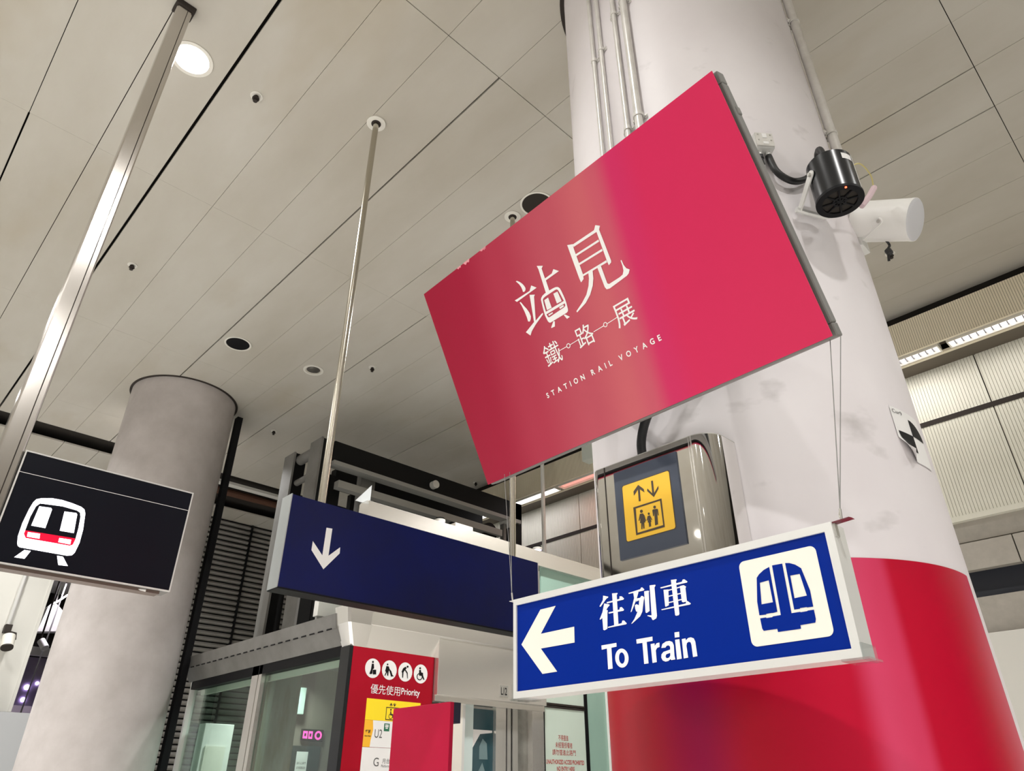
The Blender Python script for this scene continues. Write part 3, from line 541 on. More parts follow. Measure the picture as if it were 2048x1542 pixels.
# ceiling carries on beyond the open slot
mb = MB()
e2 = [x for x in edges if x < 2.45]
for i in range(len(e2) - 1):
    mb.box(e2[i] + .003, e2[i + 1] - .003, 8.63, 9.85, CEIL, CEIL + .018)
e3 = [2.3925 + PITCH * k for k in range(10)]
for i in range(len(e3) - 1):
    mb.box(e3[i] + .003, e3[i + 1] - .003, 9.38, 9.85, CEIL, CEIL + .018)
struct(mb.build('trim_2', M['ceiling']))
struct(MB().box(2.4, 5.6, 8.50, 8.60, CEIL - .005, CEIL + .03).build('trim_3', M['pale_wall']))
tag(MB().tube([(2.2, 8.95, CEIL + .05), (3.4, 8.9, CEIL + .04), (5.6, 8.9, CEIL + .05)], .05).build('ceiling_pipe', M['brown_pipe']),
    'rusty brown pipe running in the dark ceiling slot behind the round columns', 'pipe')

# right-hand wall: ribbed bulkhead, soffit with light slot, ribbed lower wall, stone bands
def ribs(x, y0, y1, z0, z1, pitch, gw=.004, gd=.006, back=.03):
    """vertical ribbed cladding facing -X"""
    mb = MB()
    n = int((y1 - y0) / pitch)
    pr = []
    for i in range(n):
        a = y0 + i * pitch
        pr += [(x, a, 0), (x, a + pitch - gw, 0), (x + gd, a + pitch - gw, 1), (x + gd, a + pitch, 1)]
    vs, fs = [], []
    for (px, py, g) in pr:
        vs += [(px, py, z0), (px, py, z1)]
    for i in range(len(pr) - 1):
        mb.cur = 1 if (pr[i][2] and pr[i + 1][2]) else 0
        mb.add([vs[2 * i], vs[2 * i + 1], vs[2 * i + 3], vs[2 * i + 2]], [(0, 1, 2, 3)])
    mb.cur = 0
    mb.box(x + gd + .001, x + back, y0, y1, z0, z1)
    return mb
struct(ribs(5.495, -3, 9.8, 4.615, 4.90, .0168, gw=.0028, gd=.004).build('wall_right', [M['rib'], M['rib_groove']]))
struct(MB().box(5.60, 5.68, -3, 9.8, 4.955, 5.12).box(5.47, 5.60, -3, 9.8, 5.03, 5.1).build('trim_4', M['void']))
struct(MB().box(5.66, 5.695, -3, 9.8, 4.60, 4.62).build('trim_5', M['rib']))
struct(MB().box(5.525, 5.66, -3, 9.8, 4.665, 4.68).box(5.695, 5.93, -3, 9.8, 4.612, 4.63).build('trim_6', M['soffit']))
LW = [(-3, .622), (.628, .843), (.849, 2.0), (2.006, 3.4), (3.406, 4.8), (4.806, 6.4), (6.406, 9.8)]
for i, (a, b) in enumerate([(-3, .838), (.846, 2.55), (2.556, 4.2), (4.206, 5.02), (5.026, 7), (7.006, 9.8)]):
    struct(ribs(5.9, a, b, 4.185, 4.612, .0228, gw=.003).build('trim_%d' % (7 + i), [M['rib_low'], M['rib_groove_low']]))
for i, (a, b) in enumerate([(-3, .625), (.631, .838), (.844, 2.2), (2.206, 3.6), (3.606, 5.02), (5.026, 7), (7.006, 9.8)]):
    struct(ribs(5.9, a, b, 3.385, 4.145, .0228, gw=.003).build('trim_%d' % (13 + i), [M['rib_low'], M['rib_groove_low']]))
struct(MB().box(5.895, 5.95, -3, 9.8, 4.145, 4.185).build('trim_20', M['dark_metal']))
struct(MB().box(5.88, 5.95, -3, .86, 3.345, 3.385).box(5.88, 5.95, .866, 9.8, 3.345, 3.385).build('trim_21', M['rib_low']))
struct(MB().box(5.93, 5.99, -3, 9.8, 3.20, 3.345).build('trim_22', M['stone']))
struct(MB().box(5.90, 5.97, -3, 1.018, 2.99, 3.185).box(5.90, 5.97, 1.026, 9.8, 2.99, 3.185).build('trim_23', M['stone']))
struct(MB().box(6.05, 6.1, -3, 9.8, 2.80, 3.2).build('trim_24', mat('deep_blue_grey', (.035, .04, .055), .6)))
struct(MB().box(5.92, 5.98, -3, 9.8, 2.3, 2.802).build('trim_25', M['stone']))
struct(MB().box(6.12, 6.2, -9, 15, 0, 5.12).build('wall_far_right', M['void']))
tag(MB().bbox(5.82, 5.86, -2.5, 1.75, 0, 2.545).build('hoarding', M['pale_wall']),
    'plain white hoarding panel at the lower right behind the red-wrapped column', 'hoarding')

# linear louvred lights in the slot
def louvre_light(y0, y1, tube, label, emit_col, power, blades=True, group=None):
    t = thing('linear_light', label, 'light', (5.59, (y0 + y1) / 2, 4.63), group)
    x0, x1 = 5.545, 5.645
    MB().box(x0 - .006, x0, y0, y1, 4.60, 4.66).box(x1, x1 + .006, y0, y1, 4.60, 4.66).box(x0, x1, y0, y0 + .012, 4.60, 4.66).box(x0, x1, y1 - .012, y1, 4.60, 4.66).build('housing', M['cream'], t)
    MB().box(x0, x1, y0 + .012, y1 - .012, 4.626, 4.634).build('tube', tube, t)
    if blades:
        mb = MB()
        n = int((y1 - y0) / .05)
        for i in range(1, n):
            y = y0 + i * (y1 - y0) / n
            mb.prism([(x0, 4.624), (x1, 4.624), (x1 - .030, 4.602), (x0 + .030, 4.602)], y - .004, y + .004, lambda a, b, w: (a, w, b))
        mb.build('louvre', M['blade'], t)
    l = bpy.data.lights.new('tube_glow', 'AREA')
    l.shape = 'RECTANGLE'
    l.size, l.size_y = .08, (y1 - y0) * .95
    l.energy = power
    l.color = emit_col
    o = bpy.data.objects.new('tube_glow', l)
    COL.objects.link(o)
    o.location = ((x0 + x1) / 2, (y0 + y1) / 2, 4.598)
    return t
louvre_light(-.55, .925, M['tube_white'], 'long louvred light in the slot of the right wall, at the frame edge', (1, .95, .9), 3.5, group='louvred slot lights')
louvre_light(.985, 2.4, M['tube_white'], 'louvred light in the right wall slot, just emerging beside the thick column', (1, .95, .9), 8, group='louvred slot lights')
louvre_light(2.45, 5.02, M['tube_red'], 'pinkish red linear light under the ribbed bulkhead left of the chrome box', (1, .45, .38), 4, blades=False, group='louvred slot lights')
louvre_light(5.06, 6.5, M['tube_white'], 'bright white linear light seen under the lower left corner of the red board', (1, .95, 1), 4, blades=False, group='louvred slot lights')

# far wall with roller shutter, and pale wall to its left
mb = MB()
z = 0.1
mb2 = MB()
sl = .072
while z < 4.98:
    for x0, x1 in ((2.45, 4.13), (4.155, 5.1)):
        mb.prism([(9.85, z), (9.85, z + sl * .80), (9.83, z + sl * .68), (9.815, z + sl * .40), (9.83, z + sl * .12)], x0, x1, lambda a, b, w: (w, a, b))
    z += sl
st = thing('roller_shutter', 'grey slatted roller shutter between the far column and the lift steelwork', 'shutter', (3.8, 9.85, 0))
mb.build('slats', M['louvre'], st)
MB().box(2.40, 5.1, 9.86, 9.90, 0, 4.99).build('backing', M['black'], st)
MB().box(4.13, 4.155, 9.80, 9.86, 0, 4.99).build('guide_rail', M['black'], st)
struct(MB().box(-2.6, 1.845, 9.85, 10.0, 2.36, 4.995).build('wall_left', M['pale_wall']))
struct(MB().box(1.845, 1.877, 9.84, 10.0, 2.36, 4.995).build('trim_26', M['pale_wall']))
tag(MB().box(-2.6, 2.2, 9.55, 9.6, 0, 2.335).build('hoarding', mat('grey_hoarding_paint', (.42, .43, .44), .6)),
    'flat grey hoarding panel at the lower left edge, below the pale wall', 'hoarding')
struct(MB().box(-2.6, 6.2, 14.6, 14.7, 0, 5.12).build('wall_back', mottle(mat('purple_glow_tint_wall', (.35, .30, .42), .6), (.28, .24, .34), (.4, .35, .46), 2)))  # purple light is put into the wall colour
struct(MB().box(HX0 - .1, HX0, HY0, HY1, 0, 5.2).build('wall_front', M['hall_wall']))
struct(MB().box(HX0, HX1, HY0 - .1, HY0, 0, 5.2).build('wall_rear', M['hall_wall']))

# ------------------------------------------------------------------ columns
def column(cx, cy, r, material, label, n=96):
    t = thing('column', label, 'column', (cx, cy, 0))
    MB().cyl((cx, cy, 0), (cx, cy, CEIL + .1), r, n=n).build('shaft', material, t, smooth=True)
    MB().ring((cx, cy, CEIL - .006), (0, 0, 1), r + .0005, r + .022, .006, n).build('shadow_gap', M['dark_metal'], t)
    return t
C1 = Vector((1.94, .945, 0))
CR = .485
near = column(1.94, .945, CR, M['paint'], 'thick round white column with a red film wrap, right behind the hanging signs')
far = column(1.895, 6.705, .48, M['paint_far'], 'far round grey column reaching the ceiling, behind the train display')

def arc_sheet(a0, a1, z0, z1, r, n=48, nz=1):
    """sheet hugging the near column between two bearings (degrees)"""
    mb = MB()
    vs, fs = [], []
    for j in range(nz + 1):
        for i in range(n + 1):
            a = R(a0 + (a1 - a0) * i / n)
            vs.append((C1.x + r * math.cos(a), C1.y + r * math.sin(a), z0 + (z1 - z0) * j / nz))
    for j in range(nz):
        for i in range(n):
            fs.append((j * (n + 1) + i, j * (n + 1) + i + 1, (j + 1) * (n + 1) + i + 1, (j + 1) * (n + 1) + i))
    return mb.add(vs, fs)

wrap = mat('red_column_film', (1, 1, 1), .35, spec=.35)
nt = wrap.node_tree
tc = nt.nodes.new('ShaderNodeTexCoord')
sp = nt.nodes.new('ShaderNodeSeparateXYZ')
nt.links.new(tc.outputs['Object'], sp.inputs[0])
at = nt.nodes.new('ShaderNodeMath'); at.operation = 'ARCTAN2'
nt.links.new(sp.outputs['Y'], at.inputs[0]); nt.links.new(sp.outputs['X'], at.inputs[1])
# bearing measured from the -X side, positive towards -Y
nx = nt.nodes.new('ShaderNodeMath'); nx.operation = 'MULTIPLY'; nx.inputs[1].default_value = -1
ny = nt.nodes.new('ShaderNodeMath'); ny.operation = 'MULTIPLY'; ny.inputs[1].default_value = -1
nt.links.new(sp.outputs['X'], nx.inputs[0]); nt.links.new(sp.outputs['Y'], ny.inputs[0])
nt.links.new(ny.outputs[0], at.inputs[0]); nt.links.new(nx.outputs[0], at.inputs[1])
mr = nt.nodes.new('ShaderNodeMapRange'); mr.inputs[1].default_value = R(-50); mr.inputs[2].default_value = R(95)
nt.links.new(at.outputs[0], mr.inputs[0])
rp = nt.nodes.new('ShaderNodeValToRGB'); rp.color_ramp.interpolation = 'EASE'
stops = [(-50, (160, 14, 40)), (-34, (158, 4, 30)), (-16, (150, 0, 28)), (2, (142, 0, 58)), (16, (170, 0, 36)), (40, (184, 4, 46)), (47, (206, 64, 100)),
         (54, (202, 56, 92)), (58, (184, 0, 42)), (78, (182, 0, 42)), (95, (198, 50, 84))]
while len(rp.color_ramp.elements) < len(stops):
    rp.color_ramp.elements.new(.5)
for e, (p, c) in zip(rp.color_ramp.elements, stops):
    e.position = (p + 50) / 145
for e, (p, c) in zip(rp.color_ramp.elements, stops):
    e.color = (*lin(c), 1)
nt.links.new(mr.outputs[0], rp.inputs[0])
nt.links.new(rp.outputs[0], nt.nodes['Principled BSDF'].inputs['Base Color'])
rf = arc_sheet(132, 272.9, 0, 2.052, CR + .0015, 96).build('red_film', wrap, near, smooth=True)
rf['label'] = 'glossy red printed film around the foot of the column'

# black channel running up the side of the far column
tag(MB().box(2.384, 2.44, 6.53, 6.60, 0, 4.93).build('shutter_channel', M['black']),
    'black vertical channel running up the right side of the far column', 'channel')

# ------------------------------------------------------------------ ceiling fittings
def downlight(x, y, label, lit=True, group=None):
    t = thing('downlight', label, 'downlight', (x, y, CEIL), group)
    MB().ring((x, y, CEIL - .006), (0, 0, 1), .088, .108, .008, 40).build('trim_ring', M['lamp_ring'], t, smooth=True)
    MB().cyl((x, y, CEIL - .0045), (x, y, CEIL - .002), .088, n=32).build('lens', M['lamp'] if lit else M['unlit'], t)
    return t
M['unlit'] = mat('unlit_lens', (.20, .19, .17), .15, .6)
downlight(.402, 2.894, 'lit round downlight glowing beside the square steel pole')
lamp(.402, 2.894)
proto = thing('downlight', 'unseen lit ceiling downlight, from the hall grid plus added fill', 'downlight', (-1.9, 2.9, CEIL), 'lit downlights out of view')
MB().ring((-1.9, 2.9, CEIL - .006), (0, 0, 1), .088, .108, .008, 40).build('trim_ring', M['lamp_ring'], proto, smooth=True)
MB().cyl((-1.9, 2.9, CEIL - .0045), (-1.9, 2.9, CEIL - .002), .088, n=32).build('lens', M['lamp'], proto)
lamp(-1.9, 2.9)
SPOTS = [(.402, .79), (-1.9, .79), (.402, -1.32), (2.7, -1.9), (-4.3, 2.9), (-4.3, .79), (-1.9, -1.32), (-4.3, 5.0), (4.9, -1.9), (-1.9, 5.0),
         (-6.7, 1.7), (-6.7, 5.0), (-1.9, -3.8), (.4, -3.8), (-1.9, 7.1), (-4.3, 7.1), (-4.3, -1.32), (4.0, -4.4), (-.4, 5.9), (0.0, 7.7)]  # last two added to brighten the far floor and far column
WEAK = {(2.7, -1.9): .45, (4.9, -1.9): .5, (.402, -1.32): .9, (.402, .79): .30, (-.4, 5.9): 1.1, (0.0, 7.7): .8}
HIDDEN_FILL = [(3.5, 3.1), (2.05, 7.42)]      # added fill lamps, unseen behind the red board and the far column
for x, y in SPOTS + HIDDEN_FILL:
    copy_thing(proto, (x + 1.9, y - 2.9, 0), 'unseen lit ceiling downlight, from the hall grid plus added fill')
    lamp(x, y, LAMP_W * (1.6 if (x, y) in HIDDEN_FILL else WEAK.get((x, y), 1)))
t = thing('downlight', 'unlit silver downlight right of the black ceiling speaker', 'downlight', (2.522, 5.291, CEIL))
MB().ring((2.522, 5.291, CEIL - .006), (0, 0, 1), .072, .092, .008, 40).build('trim_ring', M['lamp_ring'], t, smooth=True)
mb = MB()
vs, fs = [], []
for j in range(5):
    a = R(20 * j)
    vs += [(2.522 + .072 * math.cos(a) * math.cos(2 * PI * i / 24), 5.291 + .072 * math.cos(a) * math.sin(2 * PI * i / 24), CEIL + .01 - .02 * math.sin(a)) for i in range(24)]
for j in range(4):
    fs += [(j * 24 + i, j * 24 + (i + 1) % 24, (j + 1) * 24 + (i + 1) % 24, (j + 1) * 24 + i) for i in range(24)]
fs.append(tuple(range(96, 120)))
mb.add(vs, fs).build('reflector', M['unlit'], t, smooth=True)

t = thing('ceiling_speaker', 'round black ceiling speaker above the far column', 'speaker', (1.816, 5.353, CEIL))
MB().ring((1.816, 5.353, CEIL - .006), (0, 0, 1), .098, .113, .007, 40).build('trim_ring', M['lamp_ring'], t, smooth=True)
MB().cyl((1.816, 5.353, CEIL - .004), (1.816, 5.353, CEIL - .001), .098, n=40).build('grille', M['black'], t)
t = thing('ceiling_opening', 'dark round ceiling opening peeping over the top edge of the red board', 'ceiling opening', (2.50, 2.36, CEIL))
MB().ring((2.50, 2.36, CEIL - .006), (0, 0, 1), .10, .113, .007, 40).build('trim_ring', M['lamp_ring'], t, smooth=True)
MB().cyl((2.50, 2.36, CEIL - .004), (2.50, 2.36, CEIL - .001), .10, n=40).build('hole', M['void'], t)

def sprinkler(x, y, label):
    t = thing('sprinkler_head', label, 'sprinkler', (x, y, CEIL), 'ceiling sprinkler heads')
    MB().ring((x, y, CEIL - .004), (0, 0, 1), .012, .034, .004, 24).build('escutcheon', M['lamp_ring'], t, smooth=True)
    MB().cyl((x, y, CEIL - .022), (x, y, CEIL), .010, n=12).cyl((x, y, CEIL - .026), (x, y, CEIL - .022), .02, n=14).tube([(x - .012, y, CEIL - .006), (x - .014, y, CEIL - .02), (x, y, CEIL - .04)], .003, 6).tube([(x + .012, y, CEIL - .006), (x + .014, y, CEIL - .02), (x, y, CEIL - .04)], .003, 6).cyl((x, y, CEIL - .044), (x, y, CEIL - .041), .013, n=12).build('nozzle', M['dark_metal'], t)
    return t
sp0 = sprinkler(.759, 2.871, 'small sprinkler head in the ceiling right of the lit downlight')
copy_thing(sp0, (.775 - .759, 4.889 - 2.871, 0), 'small sprinkler head on the ceiling right of the square pole, above the far column')
copy_thing(sp0, (2.893 - .759, 4.873 - 2.871, 0), 'small sprinkler head right of the round pole, near the unlit downlight')
copy_thing(sp0, (4.714 - .759, .923 - 2.871, 0), 'small sprinkler head beyond the white wall speaker at the right')
copy_thing(sp0, (2.87 - .759, 6.722 - 2.871, 0), 'small sprinkler head above the steel lift frame')
copy_thing(sp0, (5.42 - .759, 6.3 - 2.871, 0), 'small sprinkler head by the ceiling edge left of the red board corner')

# ------------------------------------------------------------------ navy arrow sign on two round poles
def pole(x, y, label):
    t = thing('hanging_pole', label, 'pole', (x, y, 2.64), 'round poles carrying the navy sign')
    MB().cyl((x, y, 2.63), (x, y, CEIL), .0165, n=20).build('rod', M['rod'], t, smooth=True)
    MB().ring((x, y, CEIL - .008), (0, 0, 1), .0165, .055, .008, 32).build('ceiling_plate', M['lamp_ring'], t, smooth=True)
    MB().ring((x, y, CEIL - .011), (0, 0, 1), .0166, .028, .012, 24).build('collar', M['dark_metal'], t, smooth=True)
    return t
p0 = pole(1.352, 2.557, 'left steel rod from the ceiling to the navy arrow sign')
copy_thing(p0, (2.463 - 1.352, 0, 0), 'right steel rod of the navy sign, partly hidden by the red board')

FD = frame((1.9, 2.52, 2.45), (1, 0, 0), (0, 0, 1))
t = thing('hanging_sign', 'long navy blue hanging sign with a white down arrow', 'sign', T=FD)
MB(FD).box(-.7, .709, -.182, .186, -.074, -.004).build('case', M['alu'], t)
MB(FD).box(-.7, .709, -.182, .186, -.004, 0).build('face', M['navy'], t)
MB(FD).box(-.703, -.699, -.184, .188, -.076, .002).build('end_cap', M['cap_alu'], t)
MB(FD).box(.708, .711, -.184, .188, -.076, .002).build('end_cap', M['alu'], t)
MB(FD).box(-.7, .709, -.188, -.182, -.078, .003).build('bottom_rail', M['black'], t)
MB(FD).decal(GLYPHS['dark_arrow'], .0008).build('arrow', M['white_print'], t)

# ------------------------------------------------------------------ train display hung on a square pole
SP = thing('square_pole', 'shiny square steel pole from the ceiling at the far left', 'pole', (.262, 2.635, 1.9))
MB().bbox(.226, .298, 2.61, 2.665, 1.9, 5.0, .006).build('post', M['steel_pole'], SP)
MB().box(.2745, .2775, 2.6085, 2.6110, 1.9, 5.0).build('groove', M['dark_metal'], SP)
MB().bbox(.216, .308, 2.60, 2.675, 4.965, 5.0, .004).build('ceiling_bracket', M['dark_metal'], SP)
FL = frame((.575, 2.60, 2.385), (1, 0, 0), (0, 0, 1))
t = thing('train_display', 'black display sign with a glowing white and red train symbol', 'sign', T=FL)
MB(FL).box(-.276, .274, -.183, .181, -.08, -.004).build('case', M['steel_grey'], t)
MB(FL).box(-.272, .270, -.179, .177, -.004, .0005).build('screen', M['screen'], t)
MB(FL).box(-.276, .274, .177, .181, -.004, .004).box(-.276, .274, -.183, -.179, -.004, .004).box(-.276, -.272, -.179, .177, -.004, .004).box(.270, .274, -.179, .177, -.004, .004).build('frame', M['alu'], t)
MB(FL).decal([[[(-.272, .1062), (.270, .1108), (.270, .1126), (-.272, .108)]]], .0012).build('dividing_line', M['white_print'], t)
MB(FL).decal(GLYPHS['screen_white'], .0016).build('train_symbol', M['led_white'], t)
MB(FL).decal(GLYPHS['screen_red'], .0014).build('train_bumper', M['led_red'], t)
MB(FL).box(-.276, .245, -.193, -.183, -.06, -.012).build('lower_rail', mat('bronze_rail', (.16, .12, .10), .4, .4), t)
MB(FL).cyl((.16, -.188, -.02), (.20, -.188, -.012), .005, n=8).build('latch', M['alu'], t)

# ------------------------------------------------------------------ red exhibition board
FR = frame((1.130233927, .917637456, 2.66134855), (-.035013, -.999379, -.0040015), (-.4426322, .0119175, .896624))
t = thing('exhibition_board', 'large tilted red board with white Chinese title and train drawing', 'sign', T=FR)
mb = MB(FR)
mb.box(-.527, .527, -.312, .312, -.003, 0)
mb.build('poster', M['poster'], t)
MB(FR).box(-.523, .523, -.308, .308, -.017, -.003).build('shadow_gap', M['black'], t)
mb = MB(FR)
for a in ((-.532, .532, -.315, -.285), (-.532, .532, .285, .315), (-.532, -.50, -.285, .285), (.50, .532, -.285, .285), (-.014, .014, -.285, .285)):
    mb.bbox(*a, -.048, -.017, .003)
mb.build('back_frame', M['steel_grey'], t)
MB(FR).bbox(.515, .535, .205, .225, -.045, -.025, .003).build('frame_bolt', M['steel_grey'], t)
MB(FR).decal(GLYPHS['title'], .0008).build('title', M['white_print'], t)
mb = MB(FR).decal(GLYPHS['sub'], .0009)
mb.text('鐵', -.1655, -.108, -.0905, -.031, .0008)
mb.text('路', -.047, .0075, -.089, -.034, .0008)
mb.text('展', .081, .1405, -.0905, -.032, .0008)
mb.build('subtitle', M['white_print'], t)
mb = MB(FR)
word = 'STATION RAIL VOYAGE'
wid = [0 if c == ' ' else MB(FR).text(c, 0, None, 0, .0145, 0, .026, .92).end for c in word]
track = (.381 - sum(wid)) / (len(word) - 1 + 2 * .2)
x = -.2035
for c, a in zip(word, wid):
    if c == ' ':
        x += track * 1.2
        continue
    mb.text(c, x, None, -.163, -.1485, .0008, .026, .92)
    x += a + track
mb.build('english_title', M['white_print'], t)
tear = mat('torn_edge', lin((226, 150, 160)), .7)
mb = MB(FR)
for s0, w_, d in ((-.36, .02, .006), (-.33, .03, .009), (-.255, .03, .006), (-.24, .012, .008)):
    mb.decal([[[(s0, .3125), (s0 + w_ * .3, .312 - d), (s0 + w_ * .55, .312 - d * .5), (s0 + w_ * .8, .312 - d * .9), (s0 + w_, .3125)]]], .0006)
mb.build('chipped_edge', tear, t)
# wall arm that carries the board on the column
for q in ((1.23, 1.10, 2.60, 1.50), (1.23, .74, 2.60, 1.53), (1.12, 1.10, 2.84, 1.50), (1.12, .74, 2.84, 1.53)):
    MB().tube([q[:3], (q[3], q[1], q[2])], .014).build('wall_arm', M['steel_grey'], t)

# ------------------------------------------------------------------ To Train sign
FB = frame((1.2, .85, 1.9), (0, -1, 0), (0, 0, 1))
t = thing('direction_sign', 'blue To Train sign with white left arrow in an aluminium frame', 'sign', T=FB)
B = (-.394, .394, -.117, .1035)
MB(FB).box(-.386, .381, -.103, .089, -.042, -.004).build('panel', M['blue'], t)
mb = MB(FB)
q = .0145
for poly in ([(B[0], B[3]), (B[1], B[3]), (B[1] - q, B[3] - q), (B[0] + q * .7, B[3] - q)],
             [(B[0], B[2]), (B[0] + q * .7, B[2] + q), (B[1] - q, B[2] + q), (B[1], B[2])],
             [(B[0], B[3]), (B[0] + q * .7, B[3] - q), (B[0] + q * .7, B[2] + q), (B[0], B[2])],
             [(B[1], B[3]), (B[1], B[2]), (B[1] - q, B[2] + q), (B[1] - q, B[3] - q)]):
    mb.prism(poly, -.05, 0, lambda a, b, w: (a, b, w))
mb.build('frame', M['alu'], t)
MB(FB).decal(GLYPHS['blue_arrow'], -.0034).build('arrow', M['cream'], t)
MB(FB).decal(GLYPHS['blue_chinese'], -.0034).build('chinese_lettering', M['white_print'], t)
MB(FB).decal(GLYPHS['blue_english'], -.0034).build('english_lettering', M['white_print'], t)
MB(FB).decal([[rrect(.2082, .3565, -.0793, .0714, .011)]], -.0034).build('symbol_panel', M['cream'], t)
MB(FB).decal(GLYPHS['blue_train'], -.0030).build('train_symbol', M['blue'], t)
bl = MB(FB)
bl.prism([(.394, .1035), (.397, .1035), (.397, .079), (.394, .079)], -.018, -.006, lambda a, b, w: (a, b, w))
bl.build('hanger_plate', M['alu_side'], t)
MB(FB).prism([(.390, .1035), (.424, .1055), (.428, .1035), (.424, .1035), (.394, .1015)], -.018, -.004, lambda a, b, w: (a, b, w)).build('hanger_tab', M['bracket'], t)
MB(FB).prism([(-.394, .1035), (-.412, .1045), (-.412, .103), (-.394, .102)], -.018, -.004, lambda a, b, w: (a, b, w)).build('hanger_tab', M['alu'], t)
MB(FB).box(.36, .404, -.1205, -.117, -.052, .002).box(.394, .3975, -.1205, -.095, -.052, .002).build('corner_clip', M['clear'], t)
MB(FB).box(-.404, -.355, -.1205, -.117, -.052, .002).box(-.3975, -.394, -.1205, -.085, -.052, .002).build('corner_clip', M['clear'], t)

def sling(y, z0, ya, yb, zt, label):
    w = thing('hanging_wire', label, 'wire', (1.212, y, z0), 'wires carrying the To Train sign')
    k = (1.212, y + (ya + yb - 2 * y) * .02, z0 + .022)
    MB().tube([(1.212, y, z0), k], .0022, 6).tube([(1.212, y, z0 + .001), (1.214, y + .003, z0 + .012), k], .0012, 6).build('crimp', M['alu_side'], w)
    MB().tube([k, (1.27, ya, zt)], .0009, 6).build('strand', M['strand'], w)
    MB().tube([k, (1.27, yb, zt)], .0009, 6).build('strand', M['strand'], w)
    return w
sling(.442, 2.003, .400, .3785, 2.385, 'thin wire loop holding the right end of the To Train sign')
sling(1.258, 2.003, 1.330, 1.352, 2.385, 'thin wire loop holding the left end of the To Train sign')

# ------------------------------------------------------------------ chrome box with the lift sign
t = thing('chrome_box', 'mirror chrome box with rounded ends on the column, behind the blue sign', 'light box', (1.55, .88, 0))
X0, XB = 1.38, 1.70
YA, YB = .754, 1.122
def pill(z0, z1, inset=0.0):
    pts = []
    r = .06
    for i in range(13):                       # right-hand end, large rounding
        a = R(90 * i / 12)
        pts.append((X0 + inset + r - r * math.cos(a), YA + .06 - r * math.sin(a) + inset))
    for i in range(13):                       # back follows the column
        yy = YA + inset + (YB - YA - 2 * inset) * i / 12
        pts.append((1.94 - math.sqrt((CR + .0015) ** 2 - (yy - .945) ** 2), yy))
    r2 = .02
    for i in range(9):
        a = R(90 - 90 * i / 8)
        pts.append((X0 + inset + r2 - r2 * math.cos(a), YB - r2 + r2 * math.sin(a) - inset))
    return pts
MB().prism(pill(0, 0), 1.96, 2.352, lambda a, b, w: (a, b, w)).build('body', M['chrome'], t, smooth=True)
MB().box(X0 - .0012, X0 + .001, .8075, .8105, 1.96, 2.352).box(X0 - .0012, X0 + .001, .8145, .8165, 1.96, 2.352).build('seam', M['steel'], t)
MB().box(X0 - .0012, X0 + .001, 1.0775, 1.0800, 1.96, 2.352).build('seam', M['dark_metal'], t)
mb = MB().prism(pill(0, 0, 0), 2.352, 2.354, lambda a, b, w: (a, b, w)).build('lid', M['alu_side'], t)
FY = frame((1.38, .95, 2.2), (0, -1, 0), (0, 0, 1))
t = thing('lift_sign', 'yellow lift sign with up and down arrows on a slate plate', 'sign', T=FY)
MB(FY).box(-.0963, .0976, -.1065, .125, .0, .004).build('plate', M['slate'], t)
MB(FY).decal([[rrect(-.0735, .0748, -.067, .0832, .0065)]], .0043).build('keyline', M['dark_print'], t)
MB(FY).decal([[rrect(-.0712, .0723, -.065, .0812, .006)]], .0046).build('yellow_field', M['yellow'], t)
MB(FY).decal(GLYPHS['lift_sym'], .0050).build('symbol', M['dark_print'], t)

# cables behind the red board
tag(MB().tube(hermite([(1.43, .985, 2.345), (1.425, .983, 2.41), (1.42, .955, 2.47), (1.415, .90, 2.53), (1.42, .86, 2.60)]), .0125, 12).build('cable', M['rubber'], None, smooth=True),
    'thick black cable curving from the red board down into the chrome box', 'cable')
tag(MB().tube(hermite([(1.40, 1.06, 2.52), (1.39, 1.05, 2.475), (1.39, 1.02, 2.457), (1.40, .99, 2.47), (1.41, .97, 2.52)]), .006, 10).build('cable', M['rubber'], None, smooth=True),
    'thin black cable loop peeping below the red board left of the thick cable', 'cable')

# ------------------------------------------------------------------ conduits on the near column
def on_col(a, off, z):
    return Vector((C1.x + (CR + off) * math.cos(R(a)), C1.y + (CR + off) * math.sin(R(a)), z))
def saddle(mb, a, r, z):
    c = on_col(a, r, z)
    n = Vector((math.cos(R(a)), math.sin(R(a)), 0))
    tg = Vector((-n.y, n.x, 0))
    Tm = Matrix(((tg.x, 0, n.x, c.x), (tg.y, 0, n.y, c.y), (0, 1, 0, z), (0, 0, 0, 1)))
    s = MB(Tm)
    s.ring((0, -.007, 0), (0, 1, 0), r + .0002, r + .003, .014, 20)
    for sx in (-1, 1):
        s.box(sx * (r + .001) - (.010 if sx < 0 else 0), sx * (r + .001) + (.010 if sx > 0 else 0), -.007, .007, -r, -r + .006)
        s.cyl((sx * (r + .006), 0, -r + .006), (sx * (r + .006), 0, -r + .009), .004, n=10)
    return s
def conduit(a, r, zb, clamps, label, zt=CEIL):
    t = thing('conduit', label, 'conduit', on_col(a, r + .004, zb), 'conduits on the near column')
    MB().cyl(on_col(a, r + .004, zb), on_col(a, r + .004, zt), r, n=20).build('pipe', M['conduit'], t, smooth=True)
    for z in clamps:
        saddle(None, a, r + .002, z).build('clamp', M['conduit'], t, smooth=True)
    return t
conduit(168.9, .0085, 2.62, (4.11, 2.9), 'thin conduit on the column, leftmost of the four above the red board')
conduit(173.9, .0085, 2.62, (4.13, 2.9), 'thin conduit on the column, second from left above the red board')
conduit(183.0, .0095, 2.62, (4.27, 3.60), 'thin conduit on the column, left neighbour of the thick one')
conduit(188.6, .0145, 2.62, (4.30, 3.625), 'thickest conduit on the column, rightmost of the four above the red board')
conduit(281.0, .017, 3.50, (4.33, 3.66), 'single conduit down the right edge of the column to the black projector')

